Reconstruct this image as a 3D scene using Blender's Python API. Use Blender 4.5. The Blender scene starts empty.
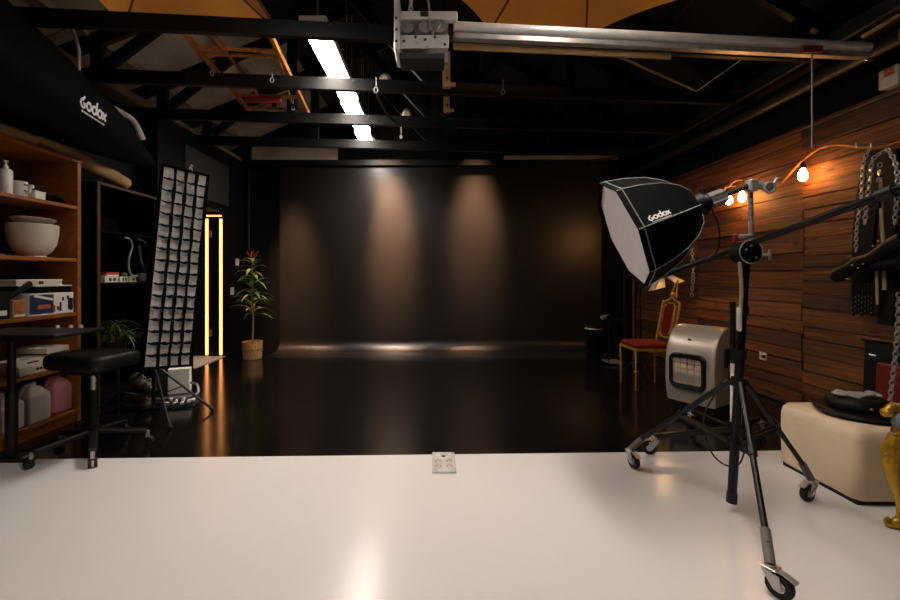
import bpy, bmesh, math, random
from mathutils import Vector, Matrix
from mathutils.bvhtree import BVHTree
random.seed(7)
SC = bpy.context.scene
COL = SC.collection
V = Vector
# ------------------------------------------------------------------ camera, world, exposure
FPX, VPX, VPY, CAMH = 425.0, 435.0, 275.0, 1.2
cam_d = bpy.data.cameras.new('camera'); cam = bpy.data.objects.new('camera', cam_d); COL.objects.link(cam)
cam.location = (0, 0, CAMH); cam.rotation_euler = (math.pi/2, 0, 0)
cam_d.sensor_width = 36; cam_d.lens = 17.0; cam_d.clip_start = 0.05
cam_d.shift_x = (450-VPX)/900; cam_d.shift_y = -(300-VPY)/900
SC.camera = cam
w = bpy.data.worlds.new('world'); SC.world = w; w.use_nodes = True
w.node_tree.nodes['Background'].inputs[0].default_value = (0.02, 0.018, 0.016, 1)
w.node_tree.nodes['Background'].inputs[1].default_value = 0.2
SC.view_settings.view_transform = 'Standard'; SC.view_settings.look = 'None'
SC.view_settings.exposure = 0.0; SC.view_settings.gamma = 1.0; SC.view_settings.use_curve_mapping = False
STRIP_L = 46.0                      # radiance of the ceiling strip lamps
STRIP_C = (1.0, 0.89, 0.80)
WARM = (1.0, 0.50, 0.16)
def at(px, py, y): return V(((px-VPX)*y/FPX, y, CAMH-(py-VPY)*y/FPX))
def onX(px, py, X): return at(px, py, FPX*X/(px-VPX))
def fl(px, py): return at(px, py, CAMH*FPX/(py-VPY))

# ------------------------------------------------------------------ materials
def lin(h):
    h = h.lstrip('#'); o = []
    for i in (0, 2, 4):
        c = int(h[i:i+2], 16)/255
        o.append(c/12.92 if c <= .04045 else ((c+.055)/1.055)**2.4)
    return tuple(o)
MATS = {}
def mat(name, col, rough=.5, metal=0., var=.2, scale=9., bump=0., bscale=60., spec=.5, emit=None, es=0., alpha=1., trans=0., sheen=0., rvar=.1):
    if isinstance(col, str): col = lin(col)
    m = bpy.data.materials.new(name); m.use_nodes = True
    nt = m.node_tree; N = nt.nodes; L = nt.links; b = N['Principled BSDF']
    b.inputs['Roughness'].default_value = rough; b.inputs['Metallic'].default_value = metal
    b.inputs['Specular IOR Level'].default_value = spec; b.inputs['Alpha'].default_value = alpha
    b.inputs['Transmission Weight'].default_value = trans
    if sheen: b.inputs['Sheen Weight'].default_value = sheen
    tc = N.new('ShaderNodeTexCoord'); nz = N.new('ShaderNodeTexNoise')
    nz.inputs['Scale'].default_value = scale; nz.inputs['Detail'].default_value = 5
    L.new(tc.outputs['Object'], nz.inputs['Vector'])
    r = N.new('ShaderNodeValToRGB'); e = r.color_ramp.elements
    e[0].position = .3; e[1].position = .7
    e[0].color = (*[c*(1-var) for c in col], 1); e[1].color = (*[min(1, c*(1+var)) for c in col], 1)
    L.new(nz.outputs['Fac'], r.inputs['Fac']); L.new(r.outputs['Color'], b.inputs['Base Color'])
    if rvar:
        mr = N.new('ShaderNodeMapRange'); mr.inputs['To Min'].default_value = max(.02, rough*(1-rvar)); mr.inputs['To Max'].default_value = min(1, rough*(1+rvar))
        L.new(nz.outputs['Fac'], mr.inputs['Value']); L.new(mr.outputs['Result'], b.inputs['Roughness'])
    if bump:
        n2 = N.new('ShaderNodeTexNoise'); n2.inputs['Scale'].default_value = bscale; n2.inputs['Detail'].default_value = 4
        L.new(tc.outputs['Object'], n2.inputs['Vector'])
        bp = N.new('ShaderNodeBump'); bp.inputs['Strength'].default_value = bump; bp.inputs['Distance'].default_value = .01
        L.new(n2.outputs['Fac'], bp.inputs['Height']); L.new(bp.outputs['Normal'], b.inputs['Normal'])
    if emit is not None:
        b.inputs['Emission Color'].default_value = (*emit, 1); b.inputs['Emission Strength'].default_value = es
    MATS[name] = m
    return m
def wood(name, c1, c2, stretch=(6, .6, 6), rough=.6, bump=.25, dark=.35):
    m = bpy.data.materials.new(name); m.use_nodes = True
    nt = m.node_tree; N = nt.nodes; L = nt.links; b = N['Principled BSDF']
    b.inputs['Roughness'].default_value = rough
    tc = N.new('ShaderNodeTexCoord'); oi = N.new('ShaderNodeObjectInfo')
    ml = N.new('ShaderNodeMath'); ml.operation = 'MULTIPLY'; ml.inputs[1].default_value = 37.
    L.new(oi.outputs['Random'], ml.inputs[0])
    ad = N.new('ShaderNodeVectorMath'); ad.operation = 'ADD'
    L.new(tc.outputs['Object'], ad.inputs[0]); L.new(ml.outputs[0], ad.inputs[1])
    mp = N.new('ShaderNodeMapping'); mp.inputs['Scale'].default_value = stretch
    L.new(ad.outputs[0], mp.inputs['Vector'])
    nz = N.new('ShaderNodeTexNoise'); nz.inputs['Scale'].default_value = 3.5; nz.inputs['Detail'].default_value = 8; nz.inputs['Roughness'].default_value = .65; nz.inputs['Distortion'].default_value = .6
    L.new(mp.outputs[0], nz.inputs['Vector'])
    r = N.new('ShaderNodeValToRGB'); e = r.color_ramp.elements
    e[0].position = .32; e[1].position = .68; e[0].color = (*lin(c1), 1); e[1].color = (*lin(c2), 1)
    L.new(nz.outputs['Fac'], r.inputs['Fac'])
    # knots
    vo = N.new('ShaderNodeTexVoronoi'); vo.inputs['Scale'].default_value = 1.6
    mp2 = N.new('ShaderNodeMapping'); mp2.inputs['Scale'].default_value = (3, 1.3, 3); L.new(ad.outputs[0], mp2.inputs['Vector']); L.new(mp2.outputs[0], vo.inputs['Vector'])
    kr = N.new('ShaderNodeValToRGB'); ke = kr.color_ramp.elements
    ke[0].position = .03; ke[1].position = .13; ke[0].color = (.25, .2, .18, 1); ke[1].color = (1, 1, 1, 1)
    L.new(vo.outputs['Distance'], kr.inputs['Fac'])
    mx = N.new('ShaderNodeMix'); mx.data_type = 'RGBA'; mx.blend_type = 'MULTIPLY'; mx.inputs[0].default_value = 1.
    L.new(r.outputs[0], mx.inputs[6]); L.new(kr.outputs[0], mx.inputs[7])
    hv = N.new('ShaderNodeHueSaturation')
    mr = N.new('ShaderNodeMapRange'); mr.inputs['To Min'].default_value = 1-dark; mr.inputs['To Max'].default_value = 1+dark
    L.new(oi.outputs['Random'], mr.inputs['Value']); L.new(mr.outputs[0], hv.inputs['Value'])
    L.new(mx.outputs[2], hv.inputs['Color']); L.new(hv.outputs[0], b.inputs['Base Color'])
    bp = N.new('ShaderNodeBump'); bp.inputs['Strength'].default_value = bump; bp.inputs['Distance'].default_value = .01
    L.new(nz.outputs['Fac'], bp.inputs['Height']); L.new(bp.outputs[0], b.inputs['Normal'])
    MATS[name] = m
    return m
mat('floor_white', (.72, .69, .67), .22, var=.012, scale=1.2, bump=.006, bscale=5, rvar=.04)
mat('floor_black', (.0055, .0046, .004), .135, var=.3, scale=3, bump=.012, bscale=180, rvar=.2)
mat('backdrop', (.015, .0125, .0100), .32, var=.12, scale=1.5, bump=.004, bscale=3, rvar=.04)
mat('wall_black', (.003, .0028, .0026), .7, var=.3, scale=3, bump=.1, bscale=40, spec=.2)
mat('cabinet_black', (.002, .0018, .0017), .7, var=.3, spec=.08)
mat('wall_dark', (.016, .014, .012), .6, var=.3, scale=3, bump=.1, bscale=40)
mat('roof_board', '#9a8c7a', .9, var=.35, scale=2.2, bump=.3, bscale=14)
mat('roof_shaded', '#100d0b', .9, var=.35, scale=2.2, bump=.3, bscale=14)  # roof board where little light reaches, the shade put into its colour
mat('roof_batten', '#857258', .85, var=.3, scale=5)
mat('truss', (.003, .0028, .0025), .45, var=.3, scale=6, bump=.1, bscale=30, spec=.3)
mat('truss_bolt', (.05, .045, .04), .4, .8)
mat('black_fabric', (.0022, .0022, .002), .8, var=.25, scale=12, bump=.25, bscale=25, spec=.08)
mat('black_gloss', (.004, .004, .004), .32, var=.2, spec=.2)
mat('black_plastic', (.004, .004, .004), .48, var=.2, spec=.35)
mat('black_leather', (.005, .0047, .0045), .5, spec=.25, var=.25, bump=.2, bscale=160)
mat('black_metal', (.004, .004, .004), .4, 0., var=.2, spec=.35)
mat('rubber', (.010, .010, .010), .75)
mat('piping', (.32, .31, .30), .7)
mat('logo_white', (.85, .84, .82), .6, var=.05)
mat('diffuser_cloth', (.72, .68, .66), .85, var=.05, scale=5, bump=.25, bscale=7)
mat('grid_cloth', (.82, .79, .77), .85, var=.1, scale=20, bump=.5, bscale=14)
mat('chrome', (.55, .53, .50), .28, .7, var=.1)
mat('steel', (.46, .44, .42), .38, .6, var=.2, scale=20)
mat('galvanised', (.66, .64, .61), .36, .35, var=.18, scale=30)
mat('aluminium', (.86, .84, .82), .36, .2, var=.1)
mat('grey_sleeve', (.16, .15, .14), .6)
wood('plank_wood', '#211005', '#804a1f', (5, .45, 12), .68, 1., .5)
wood('shelf_wood', '#7d4519', '#9f5f28', (7, .7, 7), .42, .08, .06)
wood('shelf_wood_shaded', '#43220c', '#5a3010', (7, .7, 7), .5, .08, .05)  # darker copy of the shelf wood, interior shade painted into the colour
wood('orange_wood', '#a2601f', '#cf8a38', (8, .8, 8), .4, .1, .1)
wood('pale_wood', '#9a7346', '#c79a62', (8, 8, .8), .6, .15, .1)
wood('cabinet_wood', '#3a1f14', '#5f3826', (8, 8, .8), .45, .1, .1)
mat('cardboard', '#a58457', .85, var=.2, scale=10, bump=.3, bscale=20)
mat('cream_ceramic', '#cfc2b0', .35, var=.06, scale=8)
mat('white_plastic', '#d8d2ca', .4, var=.06)
mat('offwhite_plastic', '#c9beae', .42, var=.06)
mat('jug_white', '#c7bfae', .4, var=.06)
mat('jug_pink', '#cf8a90', .4, var=.06)
mat('green_plastic', '#1d5a45', .4)
mat('paper_white', '#e3ddd4', .8, var=.05)
mat('print_blue', '#1b2c50', .45, var=.6, scale=18)
mat('print_red', '#b0302a', .5)
mat('print_orange', '#b36230', .55, var=.3, scale=30)
mat('mark_dark', (.02, .02, .02), .6)
mat('grey_panel', (.02, .019, .018), .75, var=.1)
mat('tan_fabric', '#ffac4a', .85, var=.14, scale=2.2, bump=.2, bscale=10, sheen=.1)
mat('tan_seam', '#7c531f', .85)
mat('leaf_green', '#7d9a38', .45, var=.4, scale=14)
mat('leaf_yellow', '#c9c05a', .45, var=.35, scale=14)
mat('leaf_red', '#9a2c1c', .5, var=.3)
mat('leaf_dark', '#3c5a22', .5, var=.4, scale=20)
mat('stem', '#8a6a3a', .7)
mat('basket', '#b78a55', .85, var=.35, scale=40, bump=.5, bscale=70)
mat('soil', '#2a1c12', .95)
mat('red_velvet', '#6a0f0b', .85, var=.25, scale=30, spec=.2)
mat('red_leather', '#6a100d', .5, var=.2)
mat('gold', '#c8963a', .34, .55, var=.25, scale=30)
mat('gilt', '#b58a22', .38, .55, var=.35, scale=22, bump=.25, bscale=40)
mat('blue_grey_cloth', '#7d8791', .85, var=.1, bump=.3, bscale=80)
mat('heater_silver', '#b4a99b', .33, .35, var=.06, scale=6)
mat('heater_panel', '#d9b9a4', .7, var=.15, scale=40)
mat('cream_leather', '#ead4b2', .45, var=.07, scale=4, bump=.12, bscale=50)
mat('clear_wrap', '#b9b3ab', .25, var=.2, alpha=.65)
mat('bag_wrap', '#4d4238', .3, var=.3, scale=15, alpha=.8)
mat('led', (1, .8, .5), .5, emit=(1., .36, .10), es=3.4, var=0)
mat('strip_glow', (1, 1, 1), .5, emit=STRIP_C, es=STRIP_L, var=0)
mat('downlight_glow', (1, .9, .7), .3, emit=(1, .8, .55), es=6., var=0)
mat('bulb_glow', (1, .8, .5), .3, emit=(1., .52, .16), es=55., var=0)
mat('bulb_glass', (1, .75, .4), .15, emit=(1., .48, .15), es=85., var=0)
mat('lamp_glow', (1, .8, .5), .3, emit=(1., .66, .28), es=22., var=0)
mat('cord_rope', '#a8652c', .6, var=.3, scale=40)
mat('conduit', (.02, .018, .016), .5)
mat('grey_wire', (.35, .34, .33), .4, .6)
mat('red_paint', '#7a1512', .5)
mat('strap_beige', '#a08a66', .7)
mat('white_sill', '#cfc7bb', .5, var=.05)

# ------------------------------------------------------------------ mesh helpers
def R3(ax, a): return Matrix.Rotation(a, 4, ax)
def frame(u, v, n, o=(0, 0, 0)):
    m = Matrix((u, v, n)).transposed().to_4x4(); m.translation = V(o); return m
class MB:
    def __init__(s, M=None): s.bm = bmesh.new(); s.M = M or Matrix.Identity(4)
    def _v(s, p): return s.bm.verts.new(s.M @ V(p))
    def face(s, vs):
        try: return s.bm.faces.new(vs)
        except ValueError: return None
    def box(s, c, d, M=None, bev=0., seg=1):
        t = bmesh.new(); bmesh.ops.create_cube(t, size=1)
        bmesh.ops.scale(t, vec=d, verts=t.verts)
        if bev: bmesh.ops.bevel(t, geom=t.edges[:], offset=bev, segments=seg, profile=.5, affect='EDGES')
        X = Matrix.Translation(V(c)) @ (M or Matrix.Identity(4))
        return s._join(t, s.M @ X)
    def bx(s, x0, x1, y0, y1, z0, z1, bev=0., seg=1):
        return s.box(((x0+x1)/2, (y0+y1)/2, (z0+z1)/2), (abs(x1-x0), abs(y1-y0), abs(z1-z0)), None, bev, seg)
    def _join(s, t, X):
        mp = {}
        for v in t.verts: mp[v] = s.bm.verts.new(X @ v.co)
        for f in t.faces: s.face([mp[v] for v in f.verts])
        t.free(); return s
    def rings(s, rs, cap0=True, cap1=True, closed=False):
        R = [[s._v(p) for p in r] for r in rs]; n = len(R[0])
        for i in range(len(R)-1+(1 if closed else 0)):
            a, b = R[i], R[(i+1) % len(R)]
            for k in range(n): s.face([a[k], a[(k+1) % n], b[(k+1) % n], b[k]])
        if not closed:
            if cap0: s.face(R[0][::-1])
            if cap1: s.face(R[-1])
        return s
    def tube(s, pts, r, n=8, closed=False):
        pts = [V(p) for p in pts]; m = len(pts); rr = r if isinstance(r, (list, tuple)) else [r]*m
        def tan(i):
            if closed: return (pts[(i+1) % m]-pts[i-1]).normalized()
            return (pts[min(i+1, m-1)]-pts[max(i-1, 0)]).normalized()
        t = tan(0); a = V((0, 0, 1)) if abs(t.z) < .9 else V((1, 0, 0)); u = t.cross(a).normalized(); rs = []
        for i in range(m):
            t = tan(i); u = (u - t*u.dot(t)).normalized(); v = t.cross(u)
            rs.append([pts[i]+(u*math.cos(2*math.pi*k/n)+v*math.sin(2*math.pi*k/n))*rr[i] for k in range(n)])
        return s.rings(rs, closed=closed)
    def cyl(s, p0, p1, r0, r1=None, n=16): return s.tube([p0, p1], [r0, r0 if r1 is None else r1], n)
    def lathe(s, prof, n=24, M=None, cap0=True, cap1=True):
        M = M or Matrix.Identity(4)
        return s.rings([[M @ V((r*math.cos(2*math.pi*k/n), r*math.sin(2*math.pi*k/n), z)) for k in range(n)] for r, z in prof], cap0, cap1)
    def sph(s, c, r, n=12, M=None):
        t = bmesh.new(); bmesh.ops.create_uvsphere(t, u_segments=n, v_segments=max(6, n*2//3), radius=1)
        d = r if isinstance(r, (tuple, list)) else (r, r, r)
        bmesh.ops.scale(t, vec=d, verts=t.verts)
        return s._join(t, s.M @ Matrix.Translation(V(c)) @ (M or Matrix.Identity(4)))
    def prism(s, poly, z0, z1, M=None):
        M = M or Matrix.Identity(4)
        return s.rings([[M @ V((x, y, z0)) for x, y in poly], [M @ V((x, y, z1)) for x, y in poly]])
    def torus(s, c, R, r, M=None, n=20, m=8, sx=1., sy=1.):
        M = Matrix.Translation(V(c)) @ (M or Matrix.Identity(4))
        return s.tube([M @ V((R*sx*math.cos(2*math.pi*k/n), R*sy*math.sin(2*math.pi*k/n), 0)) for k in range(n)], r, m, True)
    def bar(s, p0, p1, wd, ht, up=(0, 0, 1), bev=0.):
        p0, p1 = V(p0), V(p1); t = (p1-p0); L = t.length; t.normalize(); upv = V(up)
        if abs(t.dot(upv)) > .98: upv = V((1, 0, 0))
        sd = t.cross(upv).normalized(); u2 = sd.cross(t)
        return s.box((p0+p1)/2, (wd, L, ht), frame(sd, t, u2), bev)
    def build(s, name, m, parent=None, ang=35):
        me = bpy.data.meshes.new(name)
        bmesh.ops.recalc_face_normals(s.bm, faces=s.bm.faces[:])
        o = bpy.data.objects.new(name, me); COL.objects.link(o)
        if parent is not None:
            r = parent
            while r.parent: r = r.parent
            if r.type == 'EMPTY' or 'org' in r:
                Mr = Matrix.Translation(r.location) @ r.rotation_euler.to_matrix().to_4x4()
                s.bm.transform(Mr.inverted())
            o.parent = parent
        s.bm.to_mesh(me); s.bm.free()
        me.materials.append(MATS[m])
        for p in me.polygons: p.use_smooth = True
        me.set_sharp_from_angle(angle=math.radians(ang))
        return o
def tag(o, label=None, cat=None, group=None, kind=None):
    if label: o['label'] = label
    if cat: o['category'] = cat
    if group: o['group'] = group
    if kind: o['kind'] = kind
    return o
def thing(name, loc, label=None, cat=None, group=None, kind=None):
    o = bpy.data.objects.new(name, None); COL.objects.link(o); o.location = loc; o.empty_display_size = .1
    return tag(o, label, cat, group, kind)
def solo(name, mb, m, loc, label, cat, group=None, ang=35):
    """a thing that is one mesh, origin at loc"""
    mb.bm.transform(Matrix.Translation(-V(loc)))
    o = mb.build(name, m, None, ang); o.location = loc
    return tag(o, label, cat, group)
def copy_tree(o, parent=None):
    c = o.copy(); COL.objects.link(c); c.parent = parent
    for ch in [x for x in bpy.data.objects if x.parent == o]: copy_tree(ch, c)
    return c
def struct(name, mb, m, parent=None, ang=35):
    o = mb.build(name, m, parent, ang)
    if parent is None: o['kind'] = 'structure'
    return o
def smooth_path(pts, k=6):
    pts = [V(p) for p in pts]; out = []
    for i in range(len(pts)-1):
        p0 = pts[max(i-1, 0)]; p1 = pts[i]; p2 = pts[i+1]; p3 = pts[min(i+2, len(pts)-1)]
        for j in range(k):
            t = j/k
            out.append(.5*((2*p1)+(p2-p0)*t+(2*p0-5*p1+4*p2-p3)*t*t+(3*p1-p0-3*p2+p3)*t**3))
    out.append(pts[-1]); return out
def rrect(wd, ht, r, n=5):
    o = []
    for cx, cy, a in ((wd/2-r, ht/2-r, 0), (-wd/2+r, ht/2-r, 90), (-wd/2+r, -ht/2+r, 180), (wd/2-r, -ht/2+r, 270)):
        for k in range(n+1):
            t = math.radians(a+90*k/n); o.append((cx+r*math.cos(t), cy+r*math.sin(t)))
    return o
def rbox(mb, c, d, r, M=None, n=4):
    """soft cushion-like box"""
    return mb.box(c, d, M, r, n)

# logo lettering drawn from strokes, laid on a surface
def logo_strokes():
    S = []
    def arc(cx, cy, r, a0, a1, n=18): return [(cx+r*math.cos(math.radians(a0+(a1-a0)*k/n)), cy+r*math.sin(math.radians(a0+(a1-a0)*k/n))) for k in range(n+1)]
    S.append(arc(.5, .5, .42, 75, 360)+[(.55, .5)]); S.append([(.45, .95), (.72, 1.22)])
    S.append(arc(1.6, .5, .40, 0, 360)); S.append(arc(2.65, .5, .40, 0, 360)); S.append([(3.05, .1), (3.05, 1.45)])
    S.append(arc(3.75, .5, .40, 0, 360)); S.append([(4.3, .1), (5.0, .9)]); S.append([(4.3, .9), (5.0, .1)])
    return S
def logo(name, parent, bvh, o, u, v, n, h, off=.003, sub=True, lift=.4):
    """o = lower-left corner, u/v = directions, n = outward direction, h = x-height"""
    mb = MB(); o, u, v, n = V(o), V(u), V(v), V(n)
    def P(x, y):
        p = o+u*(x*h)+v*(y*h)
        hit = bvh.ray_cast(p+n*lift, -n)
        return (hit[0] if hit[0] is not None else p)
    def ribbon(st, wd):
        A, B = [], []; m = len(st)
        for i in range(m):
            p, q = st[max(i-1, 0)], st[min(i+1, m-1)]
            if st[0] == st[-1] and m > 3 and i in (0, m-1): p, q = st[-2], st[1]
            dx, dy = q[0]-p[0], q[1]-p[1]; l = math.hypot(dx, dy) or 1
            nx, ny = -dy/l*wd/2, dx/l*wd/2
            A.append(P(st[i][0]+nx, st[i][1]+ny)); B.append(P(st[i][0]-nx, st[i][1]-ny))
        rs = [[A[i]+n*.0006, B[i]+n*.0006, B[i]+n*off, A[i]+n*off] for i in range(m)]
        mb.rings(rs)
    for st in logo_strokes(): ribbon(st, .26)
    if sub:
        x = .3
        while x < 4.9:
            wdt = random.uniform(.12, .3); ribbon([(x, -.36), (x+wdt, -.36)], .15); x += wdt+.12
    return mb.build(name, 'logo_white', parent, 30)
def bvh_of(ob):
    bpy.context.view_layer.update()
    me = ob.data; M = ob.matrix_world
    return BVHTree.FromPolygons([M @ v.co for v in me.vertices], [list(p.vertices) for p in me.polygons])

# ================================================================== STRUCTURE
XL, XR, YB, YF = -3.35, 3.28, 6.8, -2.2
def edge_y(x): return 2.832+.027*x
struct('floor_back', MB().rings([[V((x, y, z)) for x, y in ((XL-.3, 2.4), (XR+.1, 2.4), (XR+.1, 7.2), (XL-.3, 7.2))] for z in (-.06, 0.)]), 'floor_black')
struct('floor_front', MB().rings([[V((x, y, z)) for x, y in ((XL, YF), (XR, YF), (XR, edge_y(XR)), (XL, edge_y(XL)))] for z in (-.05, .004)]), 'floor_white')
# black sweep: back wall with a rounded foot
bd = []
prof = [(6.15, .003)]
for k in range(13):
    a = math.pi/2*k/12; prof.append((6.62+.17*math.sin(a), .003+.17*(1-math.cos(a))))
prof.append((6.79, 2.97))
prof2 = [(6.90, 2.97), (6.90, .0), (6.15, .0)]
mb = MB(); allp = prof+prof2
mb.rings([[V((x, y, z)) for y, z in allp] for x in (-2.48, 2.66)])
struct('backdrop_sweep', mb, 'backdrop', ang=40)
struct('wall_back', MB().bx(XL-.2, XR+.2, 6.91, 7.05, 0, 4.9), 'wall_black')
struct('wall_front', MB().bx(XL-.2, XR+.2, YF-.15, YF, 0, 4.9), 'wall_dark')
struct('wall_left', MB().bx(XL-.15, XL, YF, 4.75, 0, 3.2), 'wall_black')
# deeper black wall block with the doorway
DY0, DY1, DZ, XD = 5.45, 6.25, 2.12, -3.1
mb = MB(); mb.bx(-3.9, XD, 4.75, DY0, 0, 3.02); mb.bx(-3.9, XD, DY1, 6.91, 0, 3.02); mb.bx(-3.9, XD, DY0, DY1, DZ, 3.02)
wl2 = struct('wall_left_rear', mb, 'wall_black')
struct('wall_left_recess', MB().bx(-4.0, -3.9, 5.2, 6.5, 0, 3.02), 'wall_dark')
struct('floor_sill', MB().bx(-3.9, -3.08, DY0, DY1, 0, .012, .003), 'white_sill')
# door frame with warm light lines
d = thing('door_1', (XD, DY1, 0), 'black doorway with two glowing warm vertical light lines', kind='structure')
MB().bx(-3.36, XD-.002, DY1-.03, DY1-.004, 0.012, DZ-.003).build('jamb_panel', 'black_gloss', d)
for x in (-3.335, -3.13): MB().bx(x-.02, x+.02, DY1-.046, DY1-.03, .03, 2.02, .004).build('light_line', 'led', d)
MB().bx(-3.34, XD-.02, DY1-.05, DY1-.032, 2.055, 2.075, .003).build('light_line', 'led', d)
for z in (.3, 1.75): MB().bx(-3.29, -3.265, DY1-.05, DY1-.03, z, z+.1, .004).build('hinge', 'steel', d)
MB().tube(smooth_path([(-3.085, DY0-.12, .98), (-3.04, DY0-.12, 1.0), (-3.03, DY0-.12, 1.1), (-3.04, DY0-.12, 1.2), (-3.085, DY0-.12, 1.22)]), .008).build('handle', 'steel', d)
# panel above the doorway
p = thing('sign_panel', (XD, 5.7, 2.2), 'dark grey board with small white mark above the lit doorway', 'panel')
b0 = MB().bx(XD+.003, XD+.02, 5.25, 6.35, 2.22, 2.82, .004).build('board', 'grey_panel', p)
bv = bvh_of(b0)
mb = MB(); c = V((XD+.0215, 5.36, 2.53))
mb.torus(c, .03, .006, R3('Y', math.pi/2)); mb.bx(c.x-.003, c.x+.003, c.y-.004, c.y+.05, c.z+.05, c.z+.062); mb.bx(c.x-.003, c.x+.003, c.y-.006, c.y+.006, c.z, c.z+.06)
mb.build('mark', 'logo_white', p)

# right wall: backing, planks, dark band above
struct('wall_right_upper', MB().bx(XR+.0, XR+.2, YF, 7.0, 2.50, 4.9), 'wall_black')
wr = struct('wall_right', MB().bx(XR+.025, XR+.2, YF, 7.0, 0, 2.50), 'wall_dark')
for a, b in ((2.0, 3.77), (3.77, 5.28), (5.28, 6.88)):
    z = .01
    while z < 2.46:
        h = random.uniform(.105, .175)
        if z+h > 2.40: h = 2.48-z
        spans = [(a, b)] if random.random() < .65 else [(a, a+(b-a)*random.choice((.35, .5, .62))), None]
        if len(spans) == 2: spans[1] = (spans[0][1], b)
        for c0, c1 in spans:
            pr = random.choice((0, .004, .01, .016, .022))+random.uniform(0, .004)
            L2 = (c1-c0)/2-.003; e_ = [random.uniform(-.004, .004) for _ in range(6)]
            mb = MB(); rs = []
            for q, f in enumerate((-1, -.35, .3, 1)):
                zt_, zb_ = h/2-.004+e_[q % 3], -h/2+.004+e_[3+q % 3]
                rs.append([V((-.03, L2*f, zb_)), V((0, L2*f, zb_)), V((0, L2*f, zt_)), V((-.03, L2*f, zt_))])
            mb.rings(rs)
            o = mb.build('plank', 'plank_wood', None, 30); o.location = (XR+.026-pr, (c0+c1)/2, z+h/2); o.parent = wr
        z += h
struct('trim_1', MB().bx(XR-.03, XR+.03, 2.0, 6.88, 2.485, 2.52, .004), 'cabinet_wood')

# roof
EZ, PITCH = 3.17, .46
def roofz(x): return EZ+PITCH*(3.45-abs(x))
for nm, sgn, mt, xa, xb in (('roof_left', -1, 'roof_board', 3.55, 1.75), ('roof_left_upper', -1, 'roof_shaded', 1.75, 0), ('roof_right', 1, 'roof_shaded', 3.55, 0)):
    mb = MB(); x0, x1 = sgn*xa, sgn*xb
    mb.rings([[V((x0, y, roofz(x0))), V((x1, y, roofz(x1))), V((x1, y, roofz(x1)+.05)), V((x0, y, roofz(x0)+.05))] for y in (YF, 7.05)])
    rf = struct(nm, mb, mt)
    for xx in (3.05, 2.3, 1.5, .7):
        if xb < xx < xa: MB().bar((sgn*xx, YF, roofz(xx)-.03), (sgn*xx, 6.9, roofz(xx)-.03), .05, .06).build('purlin', 'roof_batten' if mt == 'roof_board' else 'roof_shaded', rf)
    if mt == 'roof_board':
        for yy in (2.2, 3.4, 4.6, 5.8):
            MB().bar((-3.4, yy+.25, roofz(3.4)-.012), (-1.8, yy+.25, roofz(1.8)-.012), .06, .02).build('joint_strip', 'roof_batten', rf)
struct('trim_2', MB().bx(XL-.05, XL+.22, YF, 6.9, 3.02, 3.10, .01), 'roof_batten')
struct('trim_3', MB().bx(XR-.16, XR+.05, YF, 6.9, 2.98, 3.12, .01), 'wall_dark')
# trusses
TAN = .085
ty = [2.2, 3.13, 4.0, 4.89, 5.80]
ordn = ['above the camera', 'nearest the camera', 'second from the camera', 'third from the camera', 'farthest, before the back wall']
for i, y0 in enumerate(ty):
    t = thing('roof_truss', (0, y0, 2.9), 'black timber roof truss, '+ordn[i], None, 'roof trusses', 'structure')
    Y = lambda x: min(y0+TAN*x, 6.86)
    xr = 3.2
    MB().bar((-3.3, Y(-3.3), 2.957), (xr, Y(xr), 2.957), .05, .115, bev=.004).build('bottom_chord', 'truss', t)
    MB().bar((-3.3, Y(-3.3), 3.12), (0, Y(0), roofz(0)-.12), .05, .12).build('top_chord', 'truss', t)
    MB().bar((xr, Y(xr), 3.12), (0, Y(0), roofz(0)-.12), .05, .12).build('top_chord', 'truss', t)
    for x in (-2.97, -1.6, 0, 1.6, 2.9):
        zt = roofz(x)-.14
        if zt > 3.1 and not (i <= 2 and abs(abs(x)-1.6) < .1): MB().bx(x-.05, x+.05, Y(x)-.03, Y(x)+.03, 3.0, zt).build('post', 'truss', t)
    for xa, xb in ((-2.9, -2.2), (2.85, 2.15), (-.08, -.9), (.08, .9))[(0 if i > 1 else 4):]:
        MB().bar((xa, Y(xa), 3.04), (xb, Y(xb), min(roofz(xb)-.12, 3.9)), .045, .09).build('diagonal', 'truss', t)
    for x in (-2.2, -1.15, -.75, .55, 1.3):
        MB().cyl((x, Y(x)-.025, 2.985), (x, Y(x)-.033, 2.985), .010, n=6).build('bolt', 'truss_bolt', t)
struct('trim_6', MB().bx(-3.05, 3.2, 6.70, 6.79, 2.93, 3.02, .004), 'truss')
# boards on the far gable
struct('trim_4', MB().bx(-2.9, -1.55, 6.72, 6.79, 3.02, 3.25, .004), 'roof_board')
struct('trim_5', MB().bx(1.1, 2.9, 6.72, 6.79, 3.02, 3.09, .004), 'roof_board')

# ================================================================== CEILING THINGS
def strip_light(x, y0, y1, label):
    t = thing('ceiling_light', (x, (y0+y1)/2, 3.1), label, 'lamp', 'strip lights under the roof')
    MB().bx(x-.105, x+.105, y0, y1, 3.112, 3.17, .006).build('housing', 'white_plastic', t)
    MB().bx(x-.092, x+.092, y0+.015, y1-.015, 3.098, 3.113, .003).build('diffuser', 'strip_glow', t)
    # area light added under the diffuser, brightens the floor more than the walls
    ld = bpy.data.lights.new('strip_floor_fill', 'AREA'); ld.shape = 'RECTANGLE'; ld.size = .17; ld.size_y = y1-y0-.05; ld.energy = 9*(y1-y0); ld.color = STRIP_C; ld.spread = math.radians(105)
    lo = bpy.data.objects.new('strip_floor_fill', ld); COL.objects.link(lo); lo.location = (x, (y0+y1)/2, 3.094)
    for yy in (y0+.15, y1-.15): MB().cyl((x, yy, 3.17), (x, yy, roofz(x)+.01), .005, n=6).build('hanger', 'grey_wire', t)
strip_light(-.93, 3.22, 4.62, 'glowing strip light over the stage, nearest of the bright row')
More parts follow.
